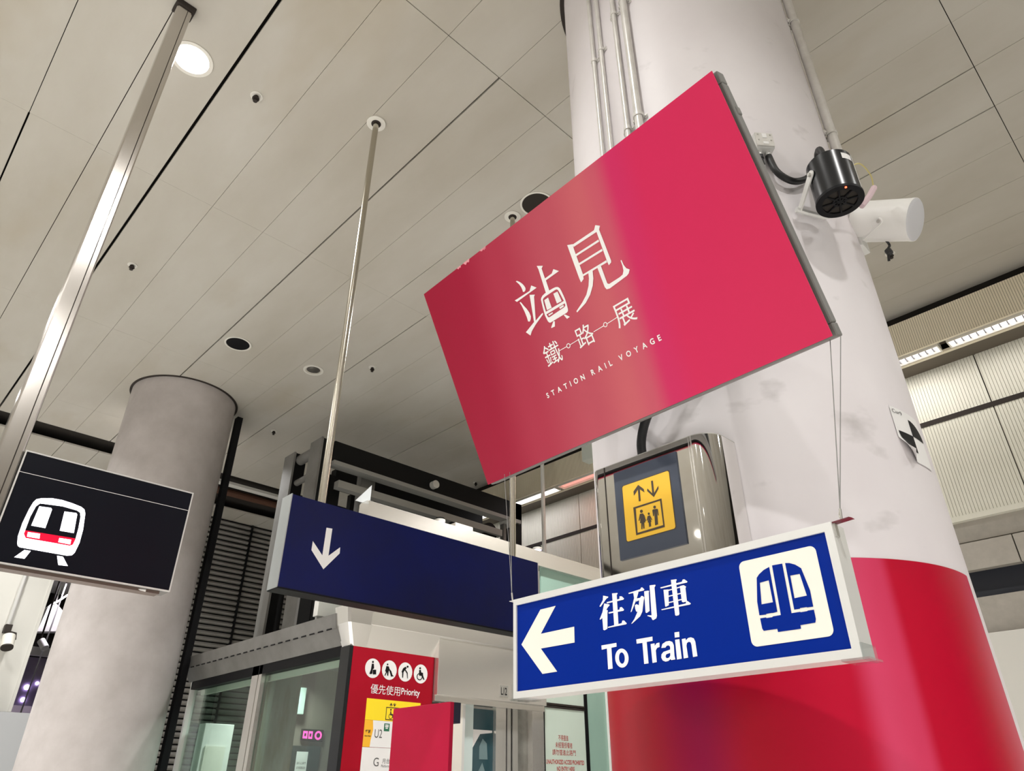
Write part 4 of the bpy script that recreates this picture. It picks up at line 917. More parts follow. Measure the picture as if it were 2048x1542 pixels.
# ------------------------------------------------------------------ junction box, flexible hose, projector, wall speaker
a0 = -128.5
n = Vector((math.cos(R(a0)), math.sin(R(a0)), 0)); tg = Vector((-n.y, n.x, 0))
c = on_col(a0, .001, 3.37)
FJ = Matrix(((tg.x, 0, n.x, c.x), (tg.y, 0, n.y, c.y), (0, 1, 0, c.z), (0, 0, 0, 1)))
t = thing('junction_box', 'small pale junction box on the column beside the red board', 'junction box', T=FJ)
MB(FJ).bbox(-.031, .031, -.031, .031, -.012, .03, .004).build('body', M['alu'], t)
MB(FJ).bbox(-.029, .029, -.029, .029, .03, .034, .002).build('lid', M['conduit'], t)
MB(FJ).box(-.007, .007, .006, .024, .034, .0355).box(-.008, .009, -.022, -.012, .034, .0355).build('sticker', M['white_print'], t)
mb = MB(FJ)
for sx in (-.02, .02):
    mb.cyl((sx, .02, .034), (sx, .02, .036), .003, n=10)
    mb.cyl((sx, -.004, .034), (sx, -.004, .036), .003, n=10)
mb.build('screw', M['alu_side'], t)
MB(FJ).cyl((-.014, -.031, .008), (-.014, -.048, .008), .009, n=12).build('gland', M['alu'], t, smooth=True)
MB(FJ).cyl((.014, -.031, .008), (.014, -.048, .008), .009, n=12).build('gland', M['alu'], t, smooth=True)
MB(FJ).cyl((-.014, -.048, .008), (-.014, -.062, .008), .010, n=12).cyl((-.014, -.062, .008), (-.006, -.085, .008), .008, .002, n=12).build('blanking_plug', M['rubber'], t, smooth=True)
J0 = FJ @ Vector((.014, -.048, .008))
PX, PY = 1.672, .402
path = hermite([J0, (1.634, .537, 3.245), (1.656, .521, 3.213), (1.690, .503, 3.212), (1.735, .480, 3.246), (1.765, .455, 3.30), (1.742, .437, 3.322), (1.71, .42, 3.295), (1.690, .410, 3.215)])
hb = MB().tube(path, .0105, 12)
hose = hb.build('flexible_conduit', M['rubber'], None, smooth=True)
tag(hose, 'black flexible hose looping from the junction box to the black projector', 'hose')

t = thing('projector', 'black cylindrical projector pointing down from the column, red standby dot', 'projector', (PX, PY, 3.04))
ZB, ZT = 3.0475, 3.186
PR = .062
MB().cyl((PX, PY, ZB), (PX, PY, ZT), PR, n=48).build('body', M['black_gloss'], t, smooth=True)
MB().cyl((PX, PY, ZT), (PX, PY, ZT + .012), PR, PR - .012, n=48).build('top_cap', M['black'], t, smooth=True)
MB().ring((PX, PY, ZB - .006), (0, 0, 1), .047, PR + .002, .008, 48).build('bezel', M['black'], t, smooth=True)
mb = MB().cyl((PX, PY, ZB - .001), (PX, PY, ZB + .001), .048, n=32)
mb.build('lens_plate', M['void'], t)
mb = MB()
for k in range(4):
    a = R(20 + 45 * k)
    d = Vector((math.cos(a), math.sin(a), 0)) * .048
    mb.cyl(Vector((PX, PY, ZB - .004)) - d, Vector((PX, PY, ZB - .004)) + d, .003, n=8)
mb.ring((PX, PY, ZB - .006), (0, 0, 1), .014, .02, .004, 20).build('guard', M['black'], t)
d = Vector((-.78, -.62, 0)).normalized()
MB().cyl((PX + d.x * .057, PY + d.y * .057, ZB - .008), (PX + d.x * .057, PY + d.y * .057, ZB - .005), .0028, n=10).build('standby_dot', M['led_dot'], t)
# cylinder decals and yoke
def cyl_patch(cx, cy, r, a0_, a1_, z0, z1):
    mb = MB()
    vs, fs = [], []
    for i in range(9):
        a = R(a0_ + (a1_ - a0_) * i / 8)
        vs += [(cx + r * math.cos(a), cy + r * math.sin(a), z0), (cx + r * math.cos(a), cy + r * math.sin(a), z1)]
    for i in range(8):
        fs.append((2 * i, 2 * i + 2, 2 * i + 3, 2 * i + 1))
    return mb.add(vs, fs)
cyl_patch(PX, PY, PR + .0006, -128, -96, 3.150, 3.172).build('label_sticker', M['white_print'], t)
cyl_patch(PX, PY, PR + .0005, -92, -80, ZB + .004, ZT - .002).build('side_strip', M['alu'], t)
# yoke: two flat arms from the pivots back to a plate on the column
ax = Vector((math.cos(R(-14)), math.sin(R(-14)), 0)); axn = Vector((-ax.y, ax.x, 0))
ax = Vector((-.80, .60, 0)).normalized(); toward = Vector((.60, .80, 0)).normalized()
mb = MB()
for sgn in (1, -1):
    pv = Vector((PX, PY, 3.140)) + ax * (PR + .004) * sgn
    bk = Vector((PX, PY, 3.085)) + ax * (PR + .006) * sgn + toward * (.085 if sgn > 0 else .055)
    dirv = (bk - pv).normalized()
    sd = dirv.cross(ax).normalized()
    Tm = Matrix(((dirv.x, sd.x, ax.x, pv.x), (dirv.y, sd.y, ax.y, pv.y), (dirv.z, sd.z, ax.z, pv.z), (0, 0, 0, 1)))
    L = (bk - pv).length
    pts = [(L, .010), (L, -.010)] + [(0 + .013 * math.cos(R(a)), .013 * math.sin(R(a))) for a in range(-90, -271, -30)]
    y = MB(Tm).prism(pts, -.002, .002, lambda a, b, w: (a, b, w))
    y.build('yoke_arm', M['white'], t)
MB().cyl(Vector((PX, PY, 3.140)) + ax * (PR + .005), Vector((PX, PY, 3.140)) + ax * (PR + .012), .006, n=10).build('pivot_bolt', M['alu_side'], t)
MB().tube([(PX + ax.x * .079 + toward.x * .085, PY + ax.y * .079 + toward.y * .085, 3.085), (1.69, .50, 3.08), (1.74, .475, 3.08), (1.76, .45, 3.085)], .009, 8).build('mounting_plate', M['alu'], t)
tag(MB().tube(hermite([(PX + .050, PY - .028, 3.18), (1.77, .345, 3.225), (1.87, .345, 3.25), (1.895, .355, 3.215)]), .0022, 8).build('cable', mat('yellowish_wire', lin((196, 184, 120)), .5), None, smooth=True),
    'thin yellowish wire arching from the projector to a taped end', 'cable')
tag(MB().tube([(1.897, .352, 3.222), (1.875, .37, 3.18), (1.85, .392, 3.14)], .009, 8).build('wire_wrap', mat('pink_tape', lin((214, 190, 196)), .7), None, smooth=True),
    'pinkish taped wire bundle between projector and white speaker', 'tape')

S = Vector((2.020, .372, 3.178))
sd = Vector((.05, -.87, -.50)).normalized()
t = thing('wall_speaker', 'white cylindrical loudspeaker bracketed to the right side of the column', 'speaker', S)
b0, b1 = S - sd * .092, S + sd * .078
MB().cyl(b0, b1, .066, n=40).cyl(b0 - sd * .012, b0, .050, .066, n=40).build('body', M['white'], t, smooth=True)
MB().ring(b1 - sd * .006, sd, .060, .0668, .010, 40).build('front_ring', M['white'], t, smooth=True)
a = sd.orthogonal().normalized(); b = sd.cross(a)
vs, fs = [], []
for j in range(6):
    an = R(15 * j)
    vs += [b1 + sd * (.004 + .011 * math.sin(an)) + (a * math.cos(2 * PI * i / 32) + b * math.sin(2 * PI * i / 32)) * .0655 * math.cos(an) for i in range(32)]
for j in range(5):
    fs += [(j * 32 + i, j * 32 + (i + 1) % 32, (j + 1) * 32 + (i + 1) % 32, (j + 1) * 32 + i) for i in range(32)]
fs.append(tuple(range(160, 192)))
MB().add(vs, fs).build('grille', M['grille'], t, smooth=True)
sv = -(S - Vector((0, 0, 1.6))).normalized()          # towards the concourse
side = (sv - sd * sv.dot(sd)).normalized()
pv = S + side * .071 + sd * .005
w0 = Vector((2.02, .475, 3.155))
dirv = (w0 - pv)
L = dirv.length
dirv.normalize()
nn = (side - dirv * side.dot(dirv)).normalized(); sdv = nn.cross(dirv)
Tm = Matrix(((dirv.x, sdv.x, nn.x, pv.x), (dirv.y, sdv.y, nn.y, pv.y), (dirv.z, sdv.z, nn.z, pv.z), (0, 0, 0, 1)))
MB(Tm).prism([(L, .010), (L, -.010)] + [(.011 * math.cos(R(q)), .011 * math.sin(R(q))) for q in range(-90, -271, -30)], -.003, .003, lambda a, b, w: (a, b, w)).build('bracket_arm', M['white'], t)
MB().cyl(pv, pv + side * .006, .006, n=10).build('pivot_bolt', M['alu_side'], t)
MB().bbox(2.0, 2.06, .455, .475, 3.12, 3.18, .003).build('wall_plate', M['alu'], t)
tag(MB().tube(hermite([(2.03, .40, 3.132), (2.05, .395, 3.11), (2.035, .40, 3.085), (2.045, .41, 3.05)]), .004, 8).cyl((2.036, .402, 3.085), (2.036, .398, 3.068), .010, n=8).build('cable', M['rubber'], None, smooth=True),
    'short black cable tail dangling under the white wall speaker', 'cable')

# ------------------------------------------------------------------ paper survey target
t = thing('paper_target', 'white paper with black quarter-circle target taped to the column', 'paper', (C1.x, C1.y, 2.33))
A0, A1, Z0, Z1 = -104.8, -88.0, 2.322, 2.470
def sheet_pt(s, v, off=.0):
    """s, v in 0..1 over the paper; the lower left corner curls off"""
    k = max(0, (.38 - s) / .38) * max(0, (.40 - v) / .40)
    curl = .030 * k ** 1.2
    p = on_col(A0 + (A1 - A0) * (s + .05 * k), .002 + off * (1 + 2 * k) + curl, Z0 + (Z1 - Z0) * (v + .10 * k))
    return p
def sheet(poly_fn, N=20, off=0.0):
    vs, fs, keep = [], [], {}
    for j in range(N + 1):
        for i in range(N + 1):
            vs.append(sheet_pt(*poly_fn(i / N, j / N), off))
    for j in range(N):
        for i in range(N):
            fs.append((j * (N + 1) + i, j * (N + 1) + i + 1, (j + 1) * (N + 1) + i + 1, (j + 1) * (N + 1) + i))
    return MB().add(vs, fs)
sheet(lambda i, j: (i, j)).build('sheet', M['white_print'], t, smooth=True)
# two opposite quarters of a disc (centre .53,.53)
ry = .33
rx = .47
sheet(lambda i, j: (.53 + rx * i * math.sin(j * PI / 2), .53 + ry * i * math.cos(j * PI / 2)), 14, .0008).build('target_quarter', M['black'], t)
sheet(lambda i, j: (.53 - rx * i * math.sin(j * PI / 2), .53 - ry * i * math.cos(j * PI / 2)), 14, .0008).build('target_quarter', M['black'], t)
tx = MB().text('Cur9', .04, .34, .88, .955, 0)
tv = MB()
tv.v = [sheet_pt(p.x, p.y, .0012) for p in tx.v]
tv.f, tv.mi = tx.f, tx.mi
tv.build('handwriting', M['grey_print'], t)

# ------------------------------------------------------------------ lift lobby (stainless and glass enclosure)
KY = 4.1
KX = 2.52
t = thing('lift_lobby', 'stainless and glass lift lobby behind the navy sign', 'lift lobby', (3.8, 5.3, 0))
# lower front fascia: upright upper strip, lower strip leaning in
prof = [(KY - .055, 2.652), (KY - .052, 2.55), (KY - .048, 2.545), (KY, 2.412), (KY + .10, 2.412), (KY + .10, 2.652)]
MB().prism(prof, 2.62, 5.05, lambda a, b, w: (w, a, b)).build('front_fascia', M['steel'], t)
# side fascia in grey paint, along the left face
profx = [(KX - .085, 2.615), (KX - .070, 2.525), (KX - .060, 2.518), (KX - .005, 2.425), (KX + .10, 2.425), (KX + .10, 2.615)]
mb = MB().prism(profx, 4.20, 6.66, lambda a, b, w: (a, w, b))
mb.cur = 1
y = 4.25
while y < 6.55:
    mb.box(KX - .075, KX - .069, y, y + .06, 2.521, 2.529)
    y += .11
mb.build('side_fascia', [M['steel_grey'], M['black']], t)
# mitred stainless corner
lev = [(2.652, -.055, -.085), (2.545, -.048, -.065), (2.412, 0, 0)]
vs, fs = [], []
for z, oy, ox in lev:
    vs += [(2.63, KY + oy - .001, z), (KX + ox + .015, KY + oy - .001, z), (KX + ox - .001, KY + oy + .015, z), (KX + ox - .001, 4.21, z), (2.63, 4.21, z)]
for j in range(2):
    fs += [(j * 5 + i, j * 5 + (i + 1) % 5, (j + 1) * 5 + (i + 1) % 5, (j + 1) * 5 + i) for i in range(5)]
fs += [(0, 1, 2, 3, 4), (14, 13, 12, 11, 10)]
MB().add(vs, fs).build('corner_cap', M['steel'], t)
# upper header and glass between
MB().box(2.52, 5.07, KY - .02, KY + .10, 3.258, 3.385).build('upper_header', M['steel'], t)
MB().box(2.52, 5.07, KY - .005, KY + .09, 3.385, 3.392).build('header_lip', M['alu'], t)
MB().box(2.60, 4.26, KY + .03, KY + .045, 2.652, 3.258).build('clerestory_glass', M['glass'], t)
MB().box(4.30, 5.04, KY + .02, KY + .035, 2.62, 3.258).build('spandrel', M['teal_glass'], t)
# left glass wall with mullions
MB().box(KX + .03, KX + .042, 4.20, 5.30, 0, 2.425).build('side_glass', M['glass'], t)
MB().box(KX + .03, KX + .042, 5.46, 6.60, 0, 2.425).build('side_glass', M['glass'], t)
MB().box(KX + .0, KX + .06, 5.30, 5.345, 0, 2.425).build('mullion', M['steel'], t)
MB().box(KX + .0, KX + .06, 5.36, 5.46, 0, 2.425).build('mullion', M['steel'], t)
MB().box(KX + .0, KX + .05, 6.585, 6.62, 0, 2.425).build('mullion', M['alu'], t)
MB().box(KX + .0, KX + .07, 4.20, 6.6, 2.36, 2.425).build('glass_head', M['black'], t)
MB().box(KX + .075, KX + .10, 4.25, 6.55, 2.32, 2.365).build('inner_rail', M['cream'], t)
MB().box(KX - .012, 2.534, KY + .0, 4.205, 0, 2.412).build('corner_post', M['black_gloss'], t)
# back and roof
MB().box(KX + .05, 3.15, 6.60, 6.612, 0, 2.45).build('rear_glass', M['glass'], t)
MB().box(2.6, 5.05, 4.2, 6.62, 2.62, 2.645).build('roof', M['steel_grey'], t)
MB().box(2.60, 2.72, 4.24, 4.34, 0, 2.42).build('inner_post', M['steel'], t)
mb = MB().box(3.15, 5.0, 6.3, 6.36, 0, 2.6)
mb.build('rear_panel', mottle(mat('brown_laminate', (.20, .17, .14), .5), (.17, .145, .12), (.23, .2, .17), 3), t)
# front bay: lintel box, jambs, door, frosted panels
MB().bbox(3.196, 4.268, KY - .045, KY + .05, 2.172, 2.556, .003).build('lintel', M['steel'], t)
MB().box(3.196, 4.268, KY - .020, KY + .05, 2.135, 2.172).build('lintel_return', M['steel'], t)
MB().box(3.35, 3.468, KY, KY + .06, 0, 2.14).build('jamb', M['cream'], t)
MB().box(3.468, 3.49, KY + .0, KY + .09, 0, 2.14).build('door_edge', M['alu'], t)
MB().box(3.49, 3.60, KY + .04, KY + .06, 0, 2.14).build('door_frame', mat('pale_glass_edge', (.62, .72, .70), .2), t)
dg = MB().box(3.60, 3.80, KY + .05, KY + .06, 0, 2.12).build('door_window', M['dark_glass'], t)
MB().decal([], 0)
FK = frame((3.60, KY + .05, 0), (1, 0, 0), (0, 0, 1))
MB(FK).decal([[[(0, 1.95), (.19, 1.97), (.19, 1.985), (0, 1.985)]], [[(0, 1.86), (.08, 1.965), (.0, 1.965)]]], .001).build('window_notice', M['white_print'], t)
MB(FK).decal([[[(.07, 1.80), (.15, 1.80), (.14, 1.90), (.10, 1.93), (.07, 1.88)]], [[(.06, 1.62), (.12, 1.62), (.13, 1.72), (.10, 1.78), (.06, 1.72)]]], .001).build('window_reflection', mat('painted_reflection', (.16, .24, .25), .3), t)  # reflection in the door glass, painted as flat shapes
MB().box(3.80, 3.90, KY + .02, KY + .06, 0, 2.14).build('door_leaf', M['steel'], t)
MB().box(3.90, 3.914, KY + .03, KY + .06, 0, 2.14).box(3.95, 3.968, KY + .03, KY + .06, 0, 2.14).build('door_seal', M['black'], t)
MB().box(3.914, 3.95, KY + .02, KY + .06, 0, 2.14).box(3.968, 4.02, KY + .02, KY + .06, 0, 2.14).build('door_leaf', M['alu_side'], t)
MB().box(4.02, 4.145, KY + .04, KY + .06, 0, 2.14).build('lift_door', mottle(mat('etched_steel', (.36, .36, .33), .35, .7), (.3, .3, .27), (.42, .42, .39), 8), t)
MB().box(4.145, 4.268, KY - .01, KY + .06, 0, 2.135).build('jamb', M['steel'], t)
MB().box(4.268, 4.278, KY - .012, KY + .05, 0, 2.62).build('mullion', M['black'], t)
MB().box(4.755, 4.79, KY - .008, KY + .05, 0, 2.62).build('mullion', M['black'], t)
MB().box(4.278, 4.755, KY, KY + .012, 0, 2.17).build('frosted_pane', M['frosted'], t)
MB().box(4.278, 4.755, KY, KY + .012, 2.205, 2.62).build('frosted_pane', M['frosted'], t)
MB().box(4.278, 4.755, KY - .005, KY + .04, 2.19, 2.205).box(4.278, 4.755, KY - .005, KY + .04, 2.17, 2.183).build('transom', M['dark_metal'], t)
MB().box(4.79, 5.035, KY, KY + .012, 0, 2.62).build('teal_pane', M['teal_glass'], t)
MB().box(5.035, 5.07, KY - .02, KY + .06, 0, 3.258).build('end_post', M['white'], t)
FP = frame((4.05, KY - .046, 2.22), (1, 0, 0), (0, 0, 1))
p = thing('lift_number_plate', 'small grey L12 plate on the stainless lintel over the lift door', 'plate', T=frame((3.78, KY - .046, 2.215), (1, 0, 0), (0, 0, 1)))
FP = frame((3.78, KY - .046, 2.215), (1, 0, 0), (0, 0, 1))
MB(FP).box(-.008, .075, -.012, .065, -.0, .003).build('plate', M['alu_side'], p)
MB(FP).text('L12', .004, .062, .0, .052, .0035, .02).build('lettering', M['black'], p)
# red notice lettering on the frosted pane
FN = frame((4.51, KY - .0005, 1.90), (1, 0, 0), (0, 0, 1))
p = thing('access_notice', 'red access warning lettering on the pale frosted glass panel', 'notice', T=FN)
mb = MB(FN)
mb.text('不得擅進', -.075, .04, .045, .085, .0006)
mb.text('未經獲授權者', -.11, .085, -.005, .035, .0006)
mb.text('請勿擅進此路門', -.145, .12, -.055, -.015, .0006)
mb.text('UNAUTHORIZED ACCESS PROHIBITED', -.215, .215, -.115, -.085, .0006, .02)
mb.text('NO ENTRY HERE', -.10, .10, -.16, -.13, .0006, .02)
mb.build('lettering', M['red_print'], p)

# priority panel
FQ = frame((2.87, KY - .001, 2.1), (1, 0, 0), (0, 0, 1))
p = thing('priority_sign', 'red priority panel with four white pictogram discs and floor list', 'sign', T=FQ)
MB(FQ).box(-.335, .322, -2.1, .312, -.03, 0).build('panel', M['red_panel'], p)
for k, sl_ in enumerate((slice(0, 3), slice(3, 5), slice(5, 7), slice(7, 10))):
    dsc = MB(FQ).decal(GLYPHS['discs'][k:k + 1], .0008).build('pictogram_disc', M['white_print'], p)
    MB(FQ).decal(GLYPHS['pictos'][sl_], .0014).build('figure', M['black'], dsc)
mb = MB(FQ)
mb.text('優先使用', -.178, .052, .044, .1005, .0009, .0)
mb.text('Priority', .061, .2135, .043, .095, .0009, .015)
mb.build('lettering', M['white_print'], p)
MB(FQ).decal([[rect(-.1985, .225, -.108, .0142)]], .0008).build('lift_field', M['yellow_bright'], p)
mb = MB(FQ)
def arrow(x, y0, y1, s):
    yy0, yy1 = (y0, y1) if s > 0 else (y1, y0)
    h = .012 * s
    return [[[(x - .0025, yy0), (x + .0025, yy0), (x + .0025, yy1 - h * 1.0), (x + .010, yy1 - h * 1.7), (x + .010, yy1 - h * 1.05), (x, yy1), (x - .010, yy1 - h * 1.05), (x - .010, yy1 - h * 1.7), (x - .0025, yy1 - h)][::s]]]
mb.decal(arrow(-.011, -.022, .0, 1), .0012).decal(arrow(.016, -.022, .0, -1), .0012)
mb.decal([[rect(-.047, .057, -.102, -.026), rect(-.042, .052, -.097, -.031)]], .0012)
mb.decal([[circ(-.010, -.041, .006, 14)], [[(-.014, -.05), (-.006, -.05), (-.004, -.063), (.010, -.066), (.014, -.088), (.008, -.088), (.002, -.074), (-.013, -.073)]], [circ(-.008, -.079, .016, 20), circ(-.008, -.079, .012, 20)]], .0012)
mb.build('lift_symbol', M['dark_print'], p)
MB(FQ).decal([[[(-.199, -.2585), (-.146, -.2585), (-.143, -.22), (-.131, -.165), (-.138, -.109), (-.1985, -.109)]]], .0008).build('exit_field', M['orange'], p)
MB(FQ).decal([[[(-.146, -.2585), (.2, -.2585), (.2, -.109), (-.138, -.109), (-.131, -.165), (-.143, -.22)]]], .0008).build('floor_field', M['white_print'], p)
MB(FQ).decal([[rect(-.199, .2, -.40, -.2605)]], .0008).build('platform_field', M['white_print'], p)
mb = MB(FQ).text('U2', -.118, -.062, -.206, -.158, .0012, .0)
mb.text('G', -.108, -.070, -.362, -.315, .0012)
mb.text('月台', -.045, .012, -.345, -.318, .0012)
mb.text('Platforms', -.050, .016, -.366, -.352, .0012)
mb.build('floor_lettering', M['grey_print'], p)
mb = MB(FQ).text('紅磡', -.188, -.146, -.185, -.163, .0012, .03)
mb.text('Hung Hom', -.190, -.146, -.205, -.193, .0012, .03)
mb.build('exit_lettering', M['dark_print'], p)
MB(FQ).decal([[rect(-.052, -.010, -.166, -.122)]], .0012).build('green_symbol', M['green_print'], p)
MB(FQ).decal([[rect(-.040, -.022, -.152, -.146)], [rect(-.044, -.018, -.143, -.136)], [rect(-.044, -.018, -.134, -.128)], [rect(-.05, -.008, -.1825, -.181)]], .0016).build('green_symbol_detail', M['white_print'], p)

# things behind the side glass
p = thing('service_cabinet', 'white cabinet seen through the green side glass of the lobby', 'cabinet', (2.76, 6.48, 0))
MB().bbox(2.635, 2.885, 6.42, 6.55, 0, 2.10, .004).build('body', M['white'], p)
MB().box(2.665, 2.835, 6.408, 6.42, .4, 1.93).build('door', M['cream'], p)
MB().box(2.70, 2.71, 6.398, 6.408, 1.5, 1.75).build('handle', M['alu'], p)
tag(MB().bbox(2.70, 2.92, 5.42, 5.64, 0, 2.55, .006).build('stone_pillar', mottle(mat('stained_stone', (.42, .40, .35), .6), (.26, .20, .12), (.46, .45, .41), 3.0, .38, .6, stretch=(1.5, 1.5, .3))),
    'stained stone pillar just behind the lobby side glass', 'pillar')
p = thing('led_display', 'small pink glowing digit display inside the lobby', 'display', (3.555, 6.29, 2.045))
MB().bbox(3.45, 3.665, 6.275, 6.30, 1.995, 2.09, .004).build('case', M['black'], p)
FE = frame((3.555, 6.274, 2.043), (1, 0, 0), (0, 0, 1))
MB(FE).decal([[rect(-.095, -.05, -.03, .03), rect(-.082, -.063, -.012, .012)], [rect(-.04, .0, -.03, .03), rect(-.03, -.012, -.014, .012)], [circ(.058, 0, .036, 20), circ(.058, 0, .020, 16)]], .001).build('digits', M['led_pink'], p)
p = thing('notice_board', 'dark board with a white paper notice inside the lobby', 'notice board', (3.45, 6.29, 1.6))
MB().box(3.17, 3.66, 6.285, 6.30, .6, 1.955).build('board', mat('dark_teal_board', (.018, .035, .035), .3), p)
FO = frame((3.48, 6.284, 1.83), (1, 0, 0), (0, 0, 1))
MB(FO).box(-.05, .06, -.20, .08, 0, .002).build('paper', M['white_print'], p)
mb = MB(FO)
for k in range(4):
    mb.text(['請小心車門', '如有需要協助', '請聯絡車站職員', '多謝合作'][k], -.038, .048, -.02 - .035 * k, .0 - .035 * k, .0025)
mb.build('paper_lettering', M['grey_print'], p)
tag(MB().bbox(3.30, 3.42, 6.24, 6.30, 2.20, 2.42, .004).build('intercom_box', mat('pale_teal_case', (.48, .58, .54), .4)),
    'pale box mounted high on the lobby rear panel above the pink display', 'box')

# white service boxes on the lobby roof corner
p = thing('roof_light_box', 'white box standing on the lobby roof under the navy sign', 'box', (2.72, 4.9, 2.645))
MB().bbox(2.50, 2.76, 4.56, 4.62, 2.665, 2.775, .003).build('body', M['white'], p)
MB().box(2.52, 2.545, 4.60, 4.62, 2.60, 2.775).build('foot', M['alu'], p)
M['frosted_white'] = mat('frosted_white_acrylic', (.62, .65, .66), .3)
tag(MB().prism([(2.46, 3.392), (2.58, 3.392), (2.58, 3.54)], 4.16, 4.168, lambda a, b, w: (a, w, b)).build('glass_sheet', M['frosted_white']),
    'pale triangular acrylic corner sticking up from the lobby header', 'glass sheet')

# ------------------------------------------------------------------ lift shaft steelwork above the lobby
t = thing('lift_steelwork', 'dark steel lift shaft framework rising above the navy sign', 'steelwork', (4.1, 5.9, 2.646))
def hsec(x0, x1, y0, y1, z0, z1, name='post'):
    """open channel post: grey flange to the left, dark inside"""
    MB().box(x0, x0 + .02, y0, y1, z0, z1).build(name, M['steel_grey'], t)
    MB().box(x0 + .02, x1, y0 + .02, y1 - .02, z0, z1).build('post_web', M['dark_steel'], t)
hsec(2.82, 2.96, 5.50, 5.71, 2.646, 4.49)
hsec(2.82, 2.96, 6.02, 6.22, 2.646, 4.505)
MB().box(3.36, 3.52, 5.62, 5.70, 2.646, 4.38).build('post', M['steel_grey'], t)
MB().box(5.30, 5.44, 5.50, 5.64, 2.646, 4.49).build('post', M['dark_steel'], t)
MB().box(5.06, 5.10, 5.62, 5.66, 2.646, 4.1).build('post', M['dark_steel'], t)
MB().box(2.96, 5.44, 5.50, 5.62, 4.30, 4.49).build('top_beam', M['dark_steel'], t)
MB().box(2.96, 5.40, 5.47, 5.58, 4.245, 4.285).build('beam_flange', M['flange'], t)
MB().box(3.30, 5.3, 6.02, 6.12, 4.28, 4.47).build('rear_beam', M['dark_steel'], t)
MB().box(3.03, 5.10, 5.46, 5.54, 4.03, 4.10).build('mid_beam', M['flange'], t)
MB().box(3.40, 5.3, 5.60, 5.66, 3.80, 3.96).build('mid_beam_web', M['dark_steel'], t)
MB().box(3.52, 5.3, 6.05, 6.12, 4.08, 4.26).build('rear_mid_beam', M['dark_steel'], t)
MB().cyl((2.90, 5.69, 4.44), (2.90, 6.05, 4.44), .05, n=16).build('tie_rod', M['steel_grey'], t, smooth=True)
MB().cyl((2.90, 5.69, 4.20), (2.90, 6.05, 4.20), .03, n=12).build('tie_rod', M['steel_grey'], t, smooth=True)
MB().cyl((4.14, 5.44, 4.365), (4.14, 5.62, 4.365), .042, n=20).build('pipe_end', M['conduit'], t, smooth=True)
MB().cyl((5.24, 5.44, 4.23), (5.24, 5.6, 4.23), .055, n=20).build('pipe_end', M['conduit'], t, smooth=True)
MB().box(4.38, 4.62, 5.5, 5.58, 3.86, 4.0).box(4.40, 4.52, 5.48, 5.58, 3.96, 4.06).build('sheave_bracket', M['dark_steel'], t)
MB().cyl((4.96, 5.5, 4.06), (4.96, 5.62, 4.06), .10, n=20).build('sheave', M['dark_steel'], t, smooth=True)
MB().box(4.90, 5.36, 5.58, 5.64, 2.646, 3.86).build('guide_panel', M['dark_steel'], t)
MB().box(5.16, 5.20, 5.50, 5.56, 2.646, 4.2).build('guide_rail', M['steel_grey'], t)
hsec(2.76, 2.86, 5.92, 6.02, 2.646, 3.3, 'lower_post')
MB().box(3.02, 3.14, 5.62, 5.7, 2.646, 4.2).build('inner_rail', M['dark_steel'], t)
# small lit lamp by the frame and a pale box on the header
def mini_lamp(x, y, z, label):
    q = thing('small_lamp', label, 'lamp', (x, y, z))
    MB().ring((x, y, z), (0, 0, 1), .036, .044, .02, 24).build('rim', M['lamp_ring'], q, smooth=True)
    MB().cyl((x, y, z + .002), (x, y, z + .006), .036, n=20).build('lens', M['purple_lamp'], q)
    MB().cyl((x, y, z + .02), (x, y, z + .035), .036, n=20).build('can', M['dark_steel'], q)
    MB().tube([(x, y, z + .03), (x, y + .08, z + .04), (x, y + .08, 2.645)], .012, 8).build('stem', M['dark_steel'], q)
    return q
mini_lamp(3.371, 4.35, 3.495, 'small purplish lamp glowing above the lobby header')
mini_lamp(4.504, 4.35, 3.505, 'small white lamp by the header, right of the round rod')
p = tag(MB().bbox(3.34, 3.52, 4.11, 4.18, 3.392, 3.43, .004).build('header_box', M['cream']), 'flat cream box on top of the lobby header near the right rod', 'box')
t = thing('vertical_pipe', 'slim pale vertical pipe below the red board in front of the ribbed wall', 'pipe', (5.3, 5.02, 3.2))
MB().cyl((5.3, 5.02, 3.2), (5.3, 5.02, 4.98), .022, n=14).build('pipe', M['white'], t, smooth=True)
MB().ring((5.3, 5.02, 4.98), (0, 0, 1), .022, .05, .02, 20).build('flange', M['alu'], t, smooth=True)
tag(MB().bbox(5.38, 5.53, 3.6, 4.50, 4.70, 4.93, .004).build('exit_light_box', mat('pale_sign_case', (.66, .72, .66), .4)),
    'pale boxy fitting on the ribbed bulkhead, left of the thick column', 'box')

# red exhibition board standing near the lobby
t = thing('standing_board', 'plain crimson board standing in front of the priority panel', 'board', (2.21, 2.91, 0))
MB().bbox(2.2, 2.222, 2.690, 3.131, .03, 1.956, .002).build('panel', M['red_board'], t)
MB().box(2.23, 2.305, 2.742, 2.80, 1.875, 1.962).build('hook_block', M['navy_matte'], t)
MB().box(2.222, 2.262, 2.742, 2.78, .0, 1.93).box(2.222, 2.262, 3.05, 3.09, .0, 1.93).build('back_strut', M['dark_steel'], t)
MB().box(2.05, 2.4, 2.70, 2.74, 0, .03).box(2.05, 2.4, 3.08, 3.12, 0, .03).build('foot', M['dark_steel'], t)

